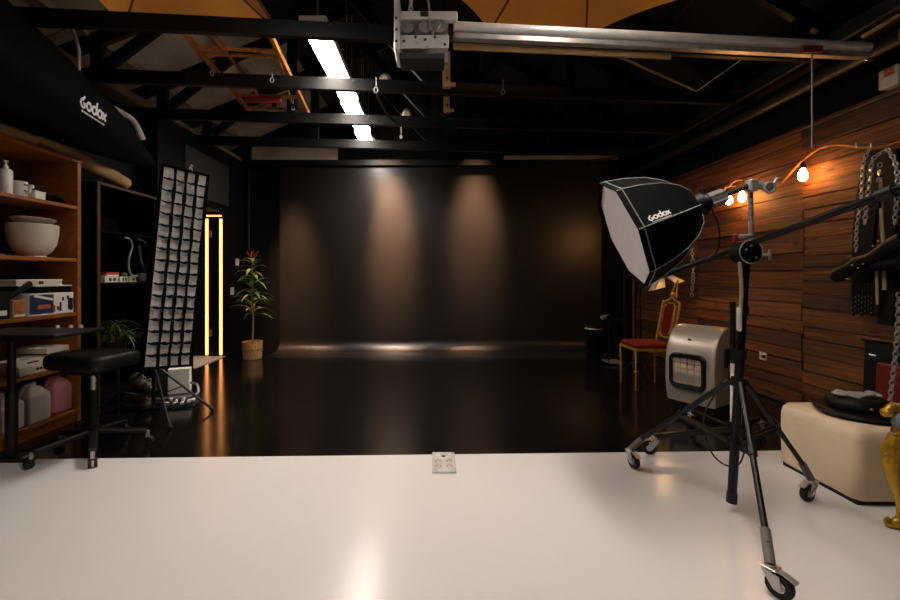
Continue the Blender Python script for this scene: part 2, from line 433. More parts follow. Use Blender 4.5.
strip_light(-.95, 4.70, 5.62, 'glowing strip light in the middle of the bright row')
strip_light(-.98, 5.66, 6.42, 'glowing strip light farthest back, near the back wall')
for x, y, hl in ((-.93, 1.9, .28), (.95, 1.9, .5)):
    strip_light(x, y-hl, y+hl, 'short strip light above the white floor, '+('on the bookshelf side' if x < 0 else 'on the plank wall side'))
# narrow spot lamps hung high under the roof, washing the black wall
for x, e, az, lab in ((-.745, 6000, 2.02, 'small black spot lamp washing the brighter patch of the back wall'), (.645, 3000, 2.04, 'small black spot lamp washing the dimmer patch of the back wall'), (-2.24, 1300, 1.25, 'small black spot lamp at the end of the backdrop nearest the slender plant')):
    zl = min(4.0, roofz(x)-.18); y = 5.93; t = thing('wall_spot', (x, y, zl), lab, 'lamp', 'spot lamps before the back wall')
    p = V((x, y, zl)); dr = (V((x, 6.79, az))-p).normalized()
    M = dr.to_track_quat('Z', 'Y').to_matrix().to_4x4(); M.translation = p
    MB(M).lathe([(0, -.07), (.03, -.07), (.034, .02), (.028, .02), (.024, -.02), (0, -.025)], 16).build('housing', 'black_plastic', t)
    MB(M).sph((0, 0, -.012), (.02, .02, .01), 10).build('bulb', 'downlight_glow', t)
    MB().cyl(p+V((0, 0, .03)), (x, y, roofz(x)+.01), .006, n=6).build('hanger', 'black_metal', t)
    ld = bpy.data.lights.new('spot_beam', 'SPOT'); ld.energy = e; ld.color = (1, .56, .33); ld.spot_size = math.radians(26.5); ld.spot_blend = 1.; ld.shadow_soft_size = .15
    lo = bpy.data.objects.new('spot_beam', ld); COL.objects.link(lo); lo.matrix_world = M @ Matrix.Translation((0, 0, .025)) @ R3('X', math.pi)

# motorised backdrop roller
yr = lambda x: 2.70+TAN*x
t = thing('backdrop_roller', (0, 2.7, 2.7), 'silver motorised backdrop roller with long aluminium tube under the roof', 'roller')
zt = lambda x: 2.80
MB().tube([(.12, yr(.12), 2.815), (3.02, yr(3.02), 2.815)], .030, 20).build('tube', 'aluminium', t)
MB().bar((.12, yr(.12)+.01, 2.755), (3.02, yr(3.02)+.01, 2.755), .05, .035, bev=.004).build('lower_bar', 'steel', t)
MB().bar((.12, yr(.12)+.05, 2.715), (1.6, yr(1.6)+.05, 2.715), .02, .04, bev=.003).build('fabric_bar', 'cardboard', t)
x0 = -.25
MB().bx(x0, x0+.035, 2.58, 2.82, 2.60, 2.92, .012, 2).build('end_plate', 'galvanised', t)
MB().bx(x0+.03, .085, 2.60, 2.615, 2.62, 2.70, .004).build('lower_plate', 'galvanised', t)
MB().bx(x0+.03, .085, 2.74, 2.78, 2.60, 2.86, .004).build('back_plate', 'steel', t)
MB().bx(x0+.03, .14, 2.60, 2.66, 2.80, 2.85, .01).build('top_bar', 'aluminium', t)
MB().bx(-.09, -.04, 2.596, 2.602, 2.81, 2.84).build('slot', 'mark_dark', t)
for x in (-.17, -.06, .03): MB().cyl((x, 2.61, 2.755), (x, 2.72, 2.755), .038, n=16).build('gear', 'steel', t)
for x, zz in ((-.19, 2.66), (-.12, 2.685), (.0, 2.685), (.06, 2.64), (-.06, 2.67), (-.235, 2.72), (-.235, 2.79), (-.235, 2.65)):
    MB().cyl((x, 2.578 if x < -.22 else 2.598, zz), (x, 2.61, zz), .009, n=8).build('bolt', 'mark_dark', t)
MB().bx(x0+.03, .06, 2.62, 2.78, 2.565, 2.60, .004).build('under_tray', 'grey_panel', t)
MB().tube(smooth_path([(-.16, 2.62, 2.86), (-.14, 2.62, 2.95), (-.10, 2.62, 2.985), (-.05, 2.62, 2.95), (-.035, 2.62, 2.86), (-.03, 2.6, 2.74), (.0, 2.6, 2.72), (.03, 2.6, 2.76)]), .006).build('cable', 'grey_wire', t)
MB().bx(2.48, 2.62, yr(2.55)-.05, yr(2.55)-.03, 2.735, 2.78, .004).build('red_clip', 'red_paint', t)
for o_ in t.children: o_.location.z -= .03
# chain links shared
mbl = MB(); mbl.torus((0, 0, 0), .016, .0042, R3('X', math.pi/2), 12, 5, .62, 1.)
link = mbl.build('link', 'steel'); link_me = link.data; bpy.data.objects.remove(link)
def chain(pts, label, loc=None, s=1., group=None, mt=None, jit=0):
    pts = smooth_path(pts, 8); cum = [0]
    for a, b in zip(pts[:-1], pts[1:]): cum.append(cum[-1]+(b-a).length)
    n = max(3, int(cum[-1]/(.0245*s)))
    t = thing('chain', pts[0], label, 'chain', group)
    j = 0
    for k in range(n):
        dd = cum[-1]*k/(n-1)
        while j < len(cum)-2 and cum[j+1] < dd: j += 1
        f = (dd-cum[j])/max(1e-6, cum[j+1]-cum[j]); pp = pts[j].lerp(pts[j+1], f); tg = (pts[j+1]-pts[j]).normalized()
        o = bpy.data.objects.new('link', link_me); COL.objects.link(o); o.parent = t
        q = tg.to_track_quat('Z', 'Y').to_matrix().to_4x4() @ R3('Z', (math.pi/2)*(k % 2)+.4+random.uniform(-jit, jit))
        o.matrix_local = Matrix.Translation(pp-pts[0]) @ q @ Matrix.Scale(s, 4)
    return t
chain([(-.15, 2.66, 2.87), (-.15, 2.66, 3.2), (-.155, 2.7, 3.75)], 'pale metal chain holding up the backdrop roller motor')
# pull rod with red clip
solo('pull_rod', MB().cyl((2.55, yr(2.55)-.042, 2.72), (2.55, yr(2.55)-.042, 2.06), .0055, n=8), 'grey_wire', (2.55, yr(2.55)-.042, 2.08), 'thin grey rod hanging from the red clip on the roller', 'rod')

# tan canopies resting on the trusses
def canopy(c, rad, tilt, yaw, depth, label, nrib=8):
    t = thing('fabric_canopy', c, label, 'canopy', 'tan canopies under the roof')
    M = Matrix.Translation(V(c)) @ R3('Z', yaw) @ R3('X', tilt); N3 = M.to_3x3() @ V((0, 0, 1)); sub = 6
    def P(r, a): return M @ V((r*math.cos(a), r*math.sin(a), depth*(1-(r/rad)**1.6)))
    rs = []
    for j in range(8):
        r = rad*(.05+.95*j/7); ring = []
        for k in range(nrib):
            p, q = P(r, 2*math.pi*k/nrib), P(r, 2*math.pi*(k+1)/nrib); mid = (p+q)/2-(M @ V((0, 0, 0)))
            for f in range(sub): ring.append(p.lerp(q, f/sub)-mid*(.05*math.sin(math.pi*f/sub)*j/7)-N3*(.02*math.sin(math.pi*f/sub)*math.sin(math.pi*j/7)))
        rs.append(ring)
    top = [[p+N3*.006 for p in r] for r in rs][::-1]
    MB().rings(rs+top, False, False, True).build('canopy', 'tan_fabric', t, 60)
    for k in range(nrib):
        a = 2*math.pi*k/nrib
        MB().tube([P(rad*(.05+.95*j/7), a)-N3*.008 for j in range(8)], .009, 6).build('rib', 'tan_seam', t)
    MB().cyl(M @ V((0, 0, depth-.06)), M @ V((0, 0, depth+.03)), .05, n=12).build('hub', 'tan_seam', t)
    return t
canopy((-1.97, 3.02, 3.33), .88, -.03, math.pi/4+.06, .30, 'tan fabric canopy lying on the trusses above the wooden ladder', 4)
canopy((.98, 2.60, 3.27), 1.10, -.02, math.pi/8+.1, .34, 'tan fabric canopy hanging behind the silver backdrop roller')

# wooden ladder frame on the trusses
t = thing('wooden_ladder', (-1.66, 4.1, 3.05), 'orange brown wooden ladder frame lying across the roof trusses', 'ladder')
def lad(s, y): return V((-1.62-.17*(y-3.36)/1.5+s*.33, y, 3.075))
for s in (-1, 1):
    MB().bar(lad(s, 3.25), lad(s, 5.0), .035, .05, bev=.005).build('rail', 'orange_wood', t)
for y in (3.50, 3.60, 4.42, 4.75): MB().tube([lad(-.95, y), lad(.95, y+.06)], .016, 10).build('rung', 'orange_wood', t)
MB().bar(lad(-.35, 3.3), lad(-.30, 4.4), .018, .025).build('brace', 'orange_wood', t)
MB().bar(lad(.9, 3.62)+V((0, 0, .03)), lad(.5, 4.9)+V((0, 0, .03)), .018, .025).build('brace', 'orange_wood', t)
MB().bx(-1.98, -1.6, 4.42, 4.44, 3.0, 3.055, .003).build('red_panel', 'print_red', t)

# hooks and karabiners hanging from the chords
def hook(px, py, y, label, r=.022):
    p = at(px, py, y)
    t = thing('hanging_hook', p, label, 'hook', 'hooks on the roof trusses')
    MB().tube([p+V((0, 0, .12)), p+V((.004, 0, .06)), p+V((0, 0, .02))], .004, 6).build('cord', 'grey_wire', t)
    MB().torus(p, r, .005, R3('X', math.pi/2), 14, 6, .7, 1.).build('ring', 'steel', t)
    MB().cyl(p+V((0, 0, .11)), p+V((0, .05, .13)), .006, n=6).build('nail', 'steel', t)
hook(212, 73, 3.76, 'grey wire loop hanging left of the wooden ladder rung')
hook(272, 80, 3.82, 'grey strap hook hanging at the right end of the ladder rung')
hook(293, 108, 4.69, 'grey wire loop hanging beside the ladder tail end')
hook(376, 90, 3.92, 'steel pulley hook on the second truss beside the strip light', .026)
hook(503, 92, 4.02, 'dark steel karabiner on the second truss, right of the timber post', .024)
hook(401, 137, 4.84, 'small bright ring under the third truss', .016)
for (px, py, y, lab) in ((385, 80, 4.10, 'small pale spot lamp above the second truss'), (407, 114, 4.98, 'small pale spot lamp above the third truss')):
    p = at(px, py, y); t = thing('spot_lamp', p, lab, 'lamp', 'small spot lamps on the trusses')
    M = Matrix.Translation(p) @ R3('X', -1.2)
    MB().lathe([(.0, -.05), (.035, -.05), (.045, -.02), (.06, .03), (.05, .03)], 18, M).build('shade', 'offwhite_plastic', t)
    MB().cyl(p+V((0, 0, -.03)), p+V((0, -.02, -.13)), .008, n=6).build('bracket', 'steel', t)
solo('cable', MB().tube(smooth_path([at(377, 95, 3.95), at(381, 103, 4.2), at(386, 112, 4.5), at(392, 119, 4.8)]), .012), 'black_plastic', at(381, 103, 4.2), 'black cable running between the two small spot lamps', 'cable')
for (px, py0, py1, y, lab) in ((447, 52, 88, 3.93, 'pale timber post fixed to the second truss below the roller'), (447, 97, 113, 4.82, 'short pale timber block at the third truss')):
    a, b = at(px, py0, y), at(px, py1, y)
    t = thing('timber_post', b, lab, 'timber')
    MB().bx(a.x-.04, a.x+.03, y-.02, y+.025, b.z, a.z, .003).build('board', 'pale_wood', t)
    MB().bx(a.x-.03, a.x+.08, y-.03, y-.021, b.z, b.z+.04, .003).build('cleat', 'pale_wood', t)
    MB().cyl((a.x, y-.035, b.z+.08), (a.x, y-.02, b.z+.08), .012, n=8).build('bolt', 'mark_dark', t)
solo('metal_angle', MB().bar(at(613, 54, 3.55), at(697, 91, 3.95), .02, .012), 'grey_wire', at(613, 54, 3.55), 'thin bright metal angle slanting under the roof right of the tan canopy', 'metal strip')
solo('brace_wire', MB().tube([at(697, 91, 3.95), at(752, 52, 3.6)], .004, 6), 'grey_wire', at(697, 91, 3.95), 'thin wire rising from the end of the metal angle', 'wire')
solo('wooden_batten', MB().bar(at(862, 37, 2.85), at(925, 0, 2.6), .02, .02), 'pale_wood', at(862, 37, 2.85), 'thin pale batten above the right end of the roller', 'batten')
# pipes along the right wall
solo('conduit_pipe', MB().tube([(3.12, 1.8, 2.80), (3.12, 6.75, 2.80)], .055, 14), 'conduit', (3.12, 6.7, 2.8), 'thick black pipe running along the top of the plank wall', 'pipe')
solo('thin_conduit', MB().tube(smooth_path([(3.0, 1.8, 2.95), (3.0, 4.2, 2.93), (2.95, 5.6, 2.93), (2.75, 6.3, 2.96), (2.4, 6.55, 2.96)]), .018, 10), 'conduit', (3.0, 2, 2.94), 'thin dark conduit above the thick black pipe', 'pipe')
t = thing('wall_box', (3.2, 3.0, 2.52), 'small white junction box above the plank wall', 'box')
MB().bx(3.19, 3.28, 2.93, 3.06, 2.525, 2.66, .006).build('body', 'offwhite_plastic', t)
MB().bx(3.185, 3.192, 2.95, 3.02, 2.60, 2.655, .003).build('label_plate', 'print_orange', t)
for y, lab in ((3.05, 'bright metal clamp on the thick black pipe above the junction box'), (2.80, 'bright metal clamp on the thick black pipe at the picture edge')):
    o = solo('pipe_clamp', MB().torus((3.12, y, 2.80), .062, .007, R3('X', math.pi/2), 20, 6), 'chrome', (3.12, y, 2.8), lab, 'clamp', 'pipe clamps')
solo('loose_cable', MB().tube(smooth_path([(-2.75, 3.0, 3.05), (-2.62, 3.05, 2.98), (-2.6, 3.1, 2.85), (-2.64, 3.15, 2.72)]), .012), 'grey_wire', (-2.7, 3, 3), 'pale grey cable dangling over the big black softbox', 'cable')
# wall gear at far left: power cable up to roof
solo('wall_cable', MB().tube([(-3.0, 6.85, 1.6), (-3.0, 6.85, 2.98)], .012), 'grey_panel', (-3.0, 6.85, 1.6), 'dark vertical cable on the wall behind the slender plant', 'cable')

# ================================================================== LEFT SIDE
XS = -2.93
t = thing('bookshelf', (-3.12, 2.7, 0), 'tall orange brown wooden bookshelf against the left wall', 'bookshelf')
Y0, Y1 = 1.95, 3.52
for y in (Y0, Y1-.035): MB().bx(-3.31, XS, y, y+.035, 0, 2.12, .002).build('side_panel', 'shelf_wood', t)
MB().bx(-3.32, -3.305, Y0, Y1, .02, 2.12).build('back_panel', 'shelf_wood_shaded', t)
MB().bx(-3.31, XS+.004, Y0-.01, Y1+.01, 2.12, 2.15, .003).build('top', 'shelf_wood', t)
SH = [1.765, 1.335, .895, .47, .10]
for zz in SH: MB().bx(-3.305, XS-.005, Y0+.035, Y1-.035, zz-.028, zz, .003).build('shelf', 'shelf_wood', t)
MB().bx(-2.97, -2.955, Y0+.035, Y1-.035, 0, .072).build('plinth', 'shelf_wood', t)
def ys(px, X=-3.05): return FPX*X/(px-VPX)
E = .001
# shelf 1
z = SH[0]+E; X = -3.03
y = ys(3); t = thing('pump_bottle', (X, y, z), 'white pump bottle on the top shelf', 'bottle')
MB().lathe([(0, 0), (.036, 0), (.038, .01), (.038, .165), (.03, .18), (.012, .187)], 20, Matrix.Translation((X, y, z))).build('body', 'white_plastic', t)
MB().lathe([(.014, .187), (.014, .205), (.006, .207), (.006, .228), (.016, .23), (.016, .242), (0, .243)], 14, Matrix.Translation((X, y, z))).build('pump', 'white_plastic', t)
y = ys(17); t = thing('mug', (X, y, z), 'white mug beside the pump bottle', 'mug')
MB().lathe([(0, 0), (.04, 0), (.044, .01), (.044, .115), (.038, .115), (.036, .02), (0, .018)], 20, Matrix.Translation((X, y, z))).build('body', 'white_plastic', t)
MB().torus((X+.05, y-.0, z+.06), .03, .006, R3('X', math.pi/2), 14, 6).build('handle', 'white_plastic', t)
for k, zz in enumerate((.04, .085)): MB().bx(X+.036, X+.0445, y-.012, y+.008, z+zz, z+zz+.012).build('mark', 'mark_dark', t)
y = ys(27, -3.08); t = thing('spray_bottle', (-3.08, y, z), 'white bottle with green trigger beside the mug', 'bottle')
MB().lathe([(0, 0), (.03, 0), (.032, .06), (.014, .085), (.014, .09)], 16, Matrix.Translation((-3.08, y, z))).build('body', 'white_plastic', t)
MB().bx(-3.10, -3.03, y-.012, y+.012, z+.085, z+.115, .006).build('nozzle', 'white_plastic', t)
mb = MB(); mb.sph((-3.02, y-.0, z+.06), (.02, .03, .026), 10); mb.build('trigger', 'green_plastic', t)
y = ys(37, -2.99); t = thing('small_box', (-2.99, y, z), 'small white carton at the front of the top shelf', 'box')
MB().bx(-3.04, -2.955, y-.05, y+.035, z, z+.055, .004).build('body', 'paper_white', t)
MB().bx(-3.042, -2.953, y-.052, y+.037, z+.05, z+.06, .003).build('lid', 'paper_white', t)
y = ys(54, -3.08)
mb = MB()
for k in range(9): mb.sph((-3.06+random.uniform(-.05, .05), y+random.uniform(-.09, .09), z+.026+random.uniform(0, .03)), (random.uniform(.03, .045), random.uniform(.03, .05), .026), 10, R3('X', random.uniform(-.1, .1)))
solo('crumpled_bag', mb, 'black_gloss', (-3.08, y, z), 'crumpled black plastic bag at the end of the top shelf', 'bag')
solo('green_bottle', MB().lathe([(0, 0), (.02, 0), (.022, .05), (.01, .09), (.01, .11), (0, .11)], 14, Matrix.Translation((-3.15, ys(36, -3.15), z))), 'green_plastic', (-3.15, ys(36, -3.15), z), 'small dark green bottle behind the white carton', 'bottle')
# shelf 2 bowl
z = SH[1]+E; y = ys(33, -3.10)
M = Matrix.Translation((-3.10, y, z))
solo('mixing_bowl', MB().lathe([(0, 0), (.06, 0), (.075, .012), (.115, .05), (.142, .11), (.152, .18), (.155, .25), (.148, .253), (.142, .18), (.11, .06), (0, .025)], 32, M), 'cream_ceramic', (-3.10, y, z), 'large deep cream bowl on the second shelf', 'bowl')
solo('shallow_dish', MB().lathe([(0, .0), (.085, .0), (.10, .012), (.138, .052), (.134, .055), (.09, .016), (0, .012)], 32, Matrix.Translation((-3.10, y, z+.242)) @ R3('X', -.05)), 'cream_ceramic', (-3.10, y, z+.242), 'shallow cream dish laid on top of the large bowl', 'dish')
for k, (a, b) in enumerate(((1, 12), (2, 9))):
    pa, pb = V((-3.0+.02*k, ys(a, -3.0), z+.006)), V((-2.96+.02*k, ys(b, -2.98), z+.006))
    solo('pen', MB().cyl(pa, pb, .005, n=8), ('grey_wire', 'black_plastic')[k], pa, ('grey pen', 'black pen')[k]+' lying on the shelf beside the large cream bowl', 'pen')
solo('paper_strip', MB().bx(-2.99, -2.945, ys(32, -2.96), ys(45, -2.96), z, z+.006), 'paper_white', (-2.96, ys(40), z), 'folded paper strip lying in front of the large bowl', 'paper')
# shelf 3
z = SH[2]+E
ya, yb = ys(28, -2.96), ys(73, -2.96)
t = thing('printed_box', (-3.1, (ya+yb)/2, z), 'white and blue printed carton with red patches on the third shelf', 'box')
MB().bx(-3.25, -2.955, ya, yb-.0, z, z+.165, .003).build('carton', 'paper_white', t)
f = -2.9545; L_ = yb-ya
MB().bx(f, f+.0015, ya+.005, ya+L_*.52, z+.012, z+.155).build('blue_print', 'print_blue', t)
for a, b, c0, c1, m_ in ((.18, .45, .05, .08, 'print_orange'), (.5, .56, .02, .07, 'print_red'), (.66, .70, .02, .09, 'print_blue'), (.6, .64, .03, .06, 'print_blue'), (.86, .97, .03, .12, 'print_blue'), (.9, .95, .02, .05, 'print_red'), (.72, .76, .1, .13, 'mark_dark'), (.83, .88, .11, .14, 'mark_dark'), (.9, .96, .09, .12, 'mark_dark')):
    MB().bx(f, f+.0025, ya+L_*a, ya+L_*b, z+c0, z+c1).build('print_patch', m_, t)
mb = MB(); mb.bar((f+.002, ya+L_*.1, z+.15), (f+.002, ya+L_*.5, z+.115), .003, .018); mb.build('white_streak', 'paper_white', t)
solo('clear_tray', MB().bx(-3.24, -2.97, ys(36, -2.97), yb-.005, z+.167, z+.215, .004), 'black_gloss', (-3.1, ya+.2, z+.167), 'dark glossy tray stacked on the printed carton', 'tray')
solo('tray_rim', MB().bx(-3.25, -2.965, ys(36, -2.97)-.005, yb, z+.216, z+.224, .002), 'white_plastic', (-3.1, ya+.2, z+.216), 'thin white lid on the dark glossy tray', 'lid')
t = thing('book', (-3.1, ys(45), z+.225), 'white book lying on top of the stacked trays', 'book')
MB().bx(-3.24, -2.98, ys(16, -2.98), ys(63, -2.98), z+.2255, z+.232, .001).build('cover', 'paper_white', t)
MB().bx(-3.235, -2.985, ys(17, -2.98), ys(62.5, -2.98), z+.232, z+.262, .001).build('pages', 'offwhite_plastic', t)
MB().bx(-3.24, -2.98, ys(16, -2.98), ys(63, -2.98), z+.262, z+.27, .001).build('cover', 'paper_white', t)
for a in (39.5, 42): MB().bx(-2.984, -2.9785, ys(a, -2.98), ys(a+1.4, -2.98), z+.235, z+.258).build('spine_mark', 'mark_dark', t)
t = thing('framed_carton', (-2.99, ys(19), z), 'small orange box with pale frame beside the printed carton', 'box')
ya2, yb2 = ys(13, -2.95), ys(26.5, -2.95)
MB().bx(-3.06, -2.952, ya2, yb2, z, z+.125, .003).build('body', 'cardboard', t)
MB().bx(-2.952, -2.949, ya2+.012, yb2-.012, z+.03, z+.115).build('front', 'print_orange', t)
MB().bx(-2.952, -2.949, ya2+.012, yb2-.012, z+.01, z+.024).build('front_strip', 'paper_white', t)
t = thing('camera_box', (-3.05, ys(2), z), 'black box with white label at the near end of the third shelf', 'box')
MB().bx(-3.2, -2.955, ys(-14, -2.96), ys(11, -2.95), z, z+.19, .004).build('body', 'black_plastic', t)
MB().bx(-2.9552, -2.953, ys(0, -2.95), ys(7.5, -2.95), z+.025, z+.06).build('label', 'paper_white', t)
solo('folded_tripod', MB().bar(V((-2.975, ys(9, -2.96), z+.14)), V((-2.975, ys(33, -2.96), z+.245)), .03, .035, bev=.006), 'black_plastic', (-2.975, ys(20), z+.15), 'dark folded tripod leaning in front of the white book', 'tripod')
# shelf 4
z = SH[3]+E
t = thing('router', (-3.04, ys(34), z), 'white device with a row of black buttons on the fourth shelf', 'device')
mb = MB(); ya, yb = ys(19, -2.97), ys(50, -2.97)
mb.rings([[V((-3.16, y_, z)), V((-2.965, y_, z)), V((-2.965, y_, z+.055)), V((-3.02, y_, z+.10)), V((-3.16, y_, z+.10))] for y_ in (ya, yb)]); mb.build('body', 'offwhite_plastic', t)
for k in range(4): MB().cyl((-2.966, ya+(yb-ya)*(.55+.12*k), z+.03), (-2.96, ya+(yb-ya)*(.55+.12*k), z+.03), .011, n=10).build('button', 'mark_dark', t)
MB().bx(-3.0, -2.99, ya+.09, ya+.17, z+.072, z+.086).build('slot', 'mark_dark', t)
t = thing('white_case', (-3.1, ys(58), z), 'white plastic case behind the button device', 'case')
MB().bx(-3.27, -3.0, ys(47, -3.0), ys(70, -3.0), z+.0, z+.16, .008, 2).build('body', 'offwhite_plastic', t)
MB().bx(-3.272, -2.998, ys(47, -3.0)-.002, ys(70, -3.0)+.002, z+.11, z+.118).build('seam', 'mark_dark', t)
# bottom: jugs
z = SH[4]+E
def jug(yc, X, sc, mt, label):
    t = thing('jug', (X, yc, z), label, 'jug', 'plastic jugs on the bottom shelf')
    M = Matrix.Translation((X, yc, z)) @ Matrix.Scale(sc, 4)
    mb = MB(M); rs = []
    for zz, sx, sy in ((0, .88, .88), (.015, 1, 1), (.175, 1, 1), (.192, .95, .95), (.235, .52, .58), (.247, .36, .4)):
        rs.append([V((x*sx, y_*sy+(0 if zz < .23 else .0), zz)) for x, y_ in rrect(.15, .165, .016, 3)])
    mb.rings(rs); mb.build('body', mt, t, 22)
    MB(M).lathe([(.026, .243), (.029, .247), (.029, .275), (0, .277)], 16).build('cap', mt, t)
    MB(M).tube(smooth_path([(0, -.072, .185), (0, -.07, .225), (0, -.045, .255), (0, -.015, .25)]), .011).build('handle', mt, t)
    return t
jug(ys(8, -3.0), -3.03, 1.0, 'jug_white', 'white plastic jug at the near end of the bottom shelf, half behind the table post')
jug(ys(33, -3.0), -3.02, 1.08, 'jug_white', 'white plastic jug standing in front of the pink jug')
jug(ys(55, -3.06), -3.06, 1.08, 'jug_pink', 'pink plastic jug at the far end of the bottom shelf')

# rolls on top of the shelf
def roll(p0, p1, r, label):
    p0, p1 = V(p0), V(p1); t = thing('paper_roll', p0, label, 'roll', 'rolls on the bookshelf'); d_ = (p1-p0).normalized()
    rs = []; u = d_.cross(V((0, 0, 1))).normalized(); v = u.cross(d_)
    for k in range(15):
        f = k/14; c = p0.lerp(p1, f); q = r*(1+.06*math.sin(9*f)+.03*math.sin(31*f))
        rs.append([c+(u*math.cos(2*math.pi*j/18)+v*math.sin(2*math.pi*j/18))*q*(1+.03*math.sin(3*j+k)) for j in range(18)])
    e = p1+d_*.0
    MB().rings(rs).build('paper', 'cardboard', t)
    MB().cyl(p1-d_*.01, p1+d_*.012, r*.55, n=16).build('core', 'cardboard', t)
roll((-3.0, 3.0, 2.29), (-3.0, 4.12, 2.085), .058, 'beige paper roll poking out past the bookshelf top')
roll((-2.985, 2.0, 2.205), (-2.985, 3.15, 2.205), .05, 'beige crumpled roll along the front edge of the bookshelf top')

# big black softbox lying on top
t = thing('octagon_softbox', (-2.92, 3.2, 2.2), 'big black softbox with white logo lying on top of the bookshelf', 'softbox')
sec = [(1.7, .52, 2.72), (2.15, .45, 2.66), (2.6, .38, 2.59), (3.0, .335, 2.535), (3.4, .275, 2.47), (3.8, .195, 2.41), (4.1, .095, 2.345), (4.28, .035, 2.32)]
rs = []
for yy, h, zc in sec:
    ring = []
    for k in range(32):
        a = 2*math.pi*k/32+math.pi/8; q = 1/max(abs(math.cos(a-math.pi/4*round(a/(math.pi/4)))), .1)*.93
        wob = 1+.02*math.sin(5*a+yy*4)
        xx = -2.80-.03*(yy-3) + .78*h*math.cos(a)*q*wob
        ring.append(V((max(xx, XL+.02), yy, max(2.17 if yy < 3.5 else 0, zc+h*math.sin(a)*q*wob))))
    rs.append(ring)
body = MB().rings(rs).build('cover', 'black_fabric', t, 50)
bv = bvh_of(body)
def cam_hit(bv_, px, py):
    o_ = V((0, 0, CAMH)); return bv_.ray_cast(o_, (at(px, py, 2.)-o_).normalized())
ha, hb_ = cam_hit(bv, 80, 106), cam_hit(bv, 106, 123)
u = (hb_[0]-ha[0]).normalized(); n = (ha[1]+hb_[1])/2
if n.dot(V((0, 0, CAMH))-ha[0]) < 0: n = -n
v = n.cross(u).normalized(); n = u.cross(v).normalized()
logo('logo', t, bv, ha[0], u, v*1.25, n, (hb_[0]-ha[0]).length/5.2, off=.004, lift=.08)
solo('white_sheet', MB().tube(smooth_path([at(112, 108, 4.05), at(122, 113, 4.2), at(134, 122, 4.32), at(143, 140, 4.4)]), [.03]*19, 10), 'paper_white', at(122, 113, 4.2), 'white rolled sheet behind the big black softbox', 'sheet')

# black open cabinet with items
t = thing('black_cabinet', (-3.1, 4.05, 0), 'tall black open cabinet with brown edges beside the bookshelf', 'cabinet')
cy0, cy1, cz = 3.68, 4.46, 1.99
MB().bx(-3.32, XS, cy0, cy0+.03, 0, cz).build('side_panel', 'cabinet_black', t)
MB().bx(-3.32, XS, cy1-.03, cy1, 0, cz).build('side_panel', 'cabinet_black', t)
MB().bx(-3.32, -3.305, cy0, cy1, 0, cz).build('back_panel', 'cabinet_black', t)
MB().bx(-3.32, XS, cy0, cy1, cz, cz+.02).build('top', 'cabinet_black', t)
MB().bx(XS, XS+.012, cy0-.004, cy0+.028, 0, cz+.02, .002).build('edge_strip', 'cabinet_wood', t)
MB().bx(XS, XS+.012, cy0, cy1, cz, cz+.024, .002).build('edge_strip', 'cabinet_wood', t)
for zz in (.1, .6, 1.13, 1.6): MB().bx(-3.305, XS-.02, cy0+.03, cy1-.03, zz-.02, zz).build('shelf', 'cabinet_black', t)
z = 1.131
for k, (a, b, m_, lab) in enumerate(((105, 118, 'white_plastic', 'white carton with dark print at the near end of the cabinet shelf'), (120, 128, 'white_plastic', 'white and black carton in the middle of the cabinet shelf'), (129, 140, 'offwhite_plastic', 'pale carton at the far end of the cabinet shelf'))):
    ya, yb = ys(a, -3.0), ys(b, -3.0)
    tt = thing('carton', (-3.05, (ya+yb)/2, z), lab, 'box', 'cartons in the black cabinet')
    MB().bx(-3.12, -3.0, ya, yb, z, z+.055, .002).build('body', m_, tt)
    for q in (.3, .62): MB().bx(-3.0, -2.9985, ya+(yb-ya)*q, ya+(yb-ya)*(q+.2), z+.012, z+.042).build('print', 'mark_dark', tt)
ya, yb = ys(105, -3.03), ys(117, -3.03)
solo('white_book', MB().bx(-3.12, -3.01, ya, yb, z+.056, z+.072, .002), 'paper_white', (-3.06, ya, z+.056), 'thin white book on the near carton in the cabinet', 'book')
solo('red_book', MB().bx(-3.12, -3.01, ya-.01, yb, z+.073, z+.096, .002), 'print_red', (-3.06, ya, z+.073), 'red book on top of the thin white book', 'book')
solo('green_jar', MB().lathe([(0, 0), (.025, 0), (.028, .02), (.02, .035), (0, .038)], 14, Matrix.Translation((-3.05, ys(124, -3.05), z+.056))), 'leaf_dark', (-3.05, ys(124, -3.05), z+.056), 'small green jar on the cartons in the cabinet', 'jar')
solo('coiled_hose', MB().tube(smooth_path([(-2.98, 4.08, 1.56), (-2.97, 4.14, 1.545), (-2.97, 4.17, 1.48), (-2.97, 4.13, 1.38), (-2.97, 4.12, 1.28), (-2.97, 4.16, 1.2), (-2.97, 4.24, 1.19)]), .010), 'grey_wire', (-2.97, 4.1, 1.56), 'grey hose hanging in the black cabinet', 'hose')
t = thing('studio_clamp', (-3.0, 4.3, 1.2), 'dark grey clamp hanging above the cartons in the cabinet', 'clamp')
MB().tube(smooth_path([(-2.98, 4.24, 1.56), (-2.97, 4.30, 1.55), (-2.97, 4.36, 1.53)]), .012).build('bar', 'grey_panel', t)
MB().tube(smooth_path([(-2.97, 4.26, 1.5), (-2.97, 4.29, 1.35), (-2.97, 4.34, 1.26), (-2.97, 4.4, 1.22)]), .014).build('jaw', 'grey_panel', t)
MB().bx(-3.0, -2.95, 4.26, 4.38, 1.132, 1.22, .01).build('body', 'grey_panel', t)

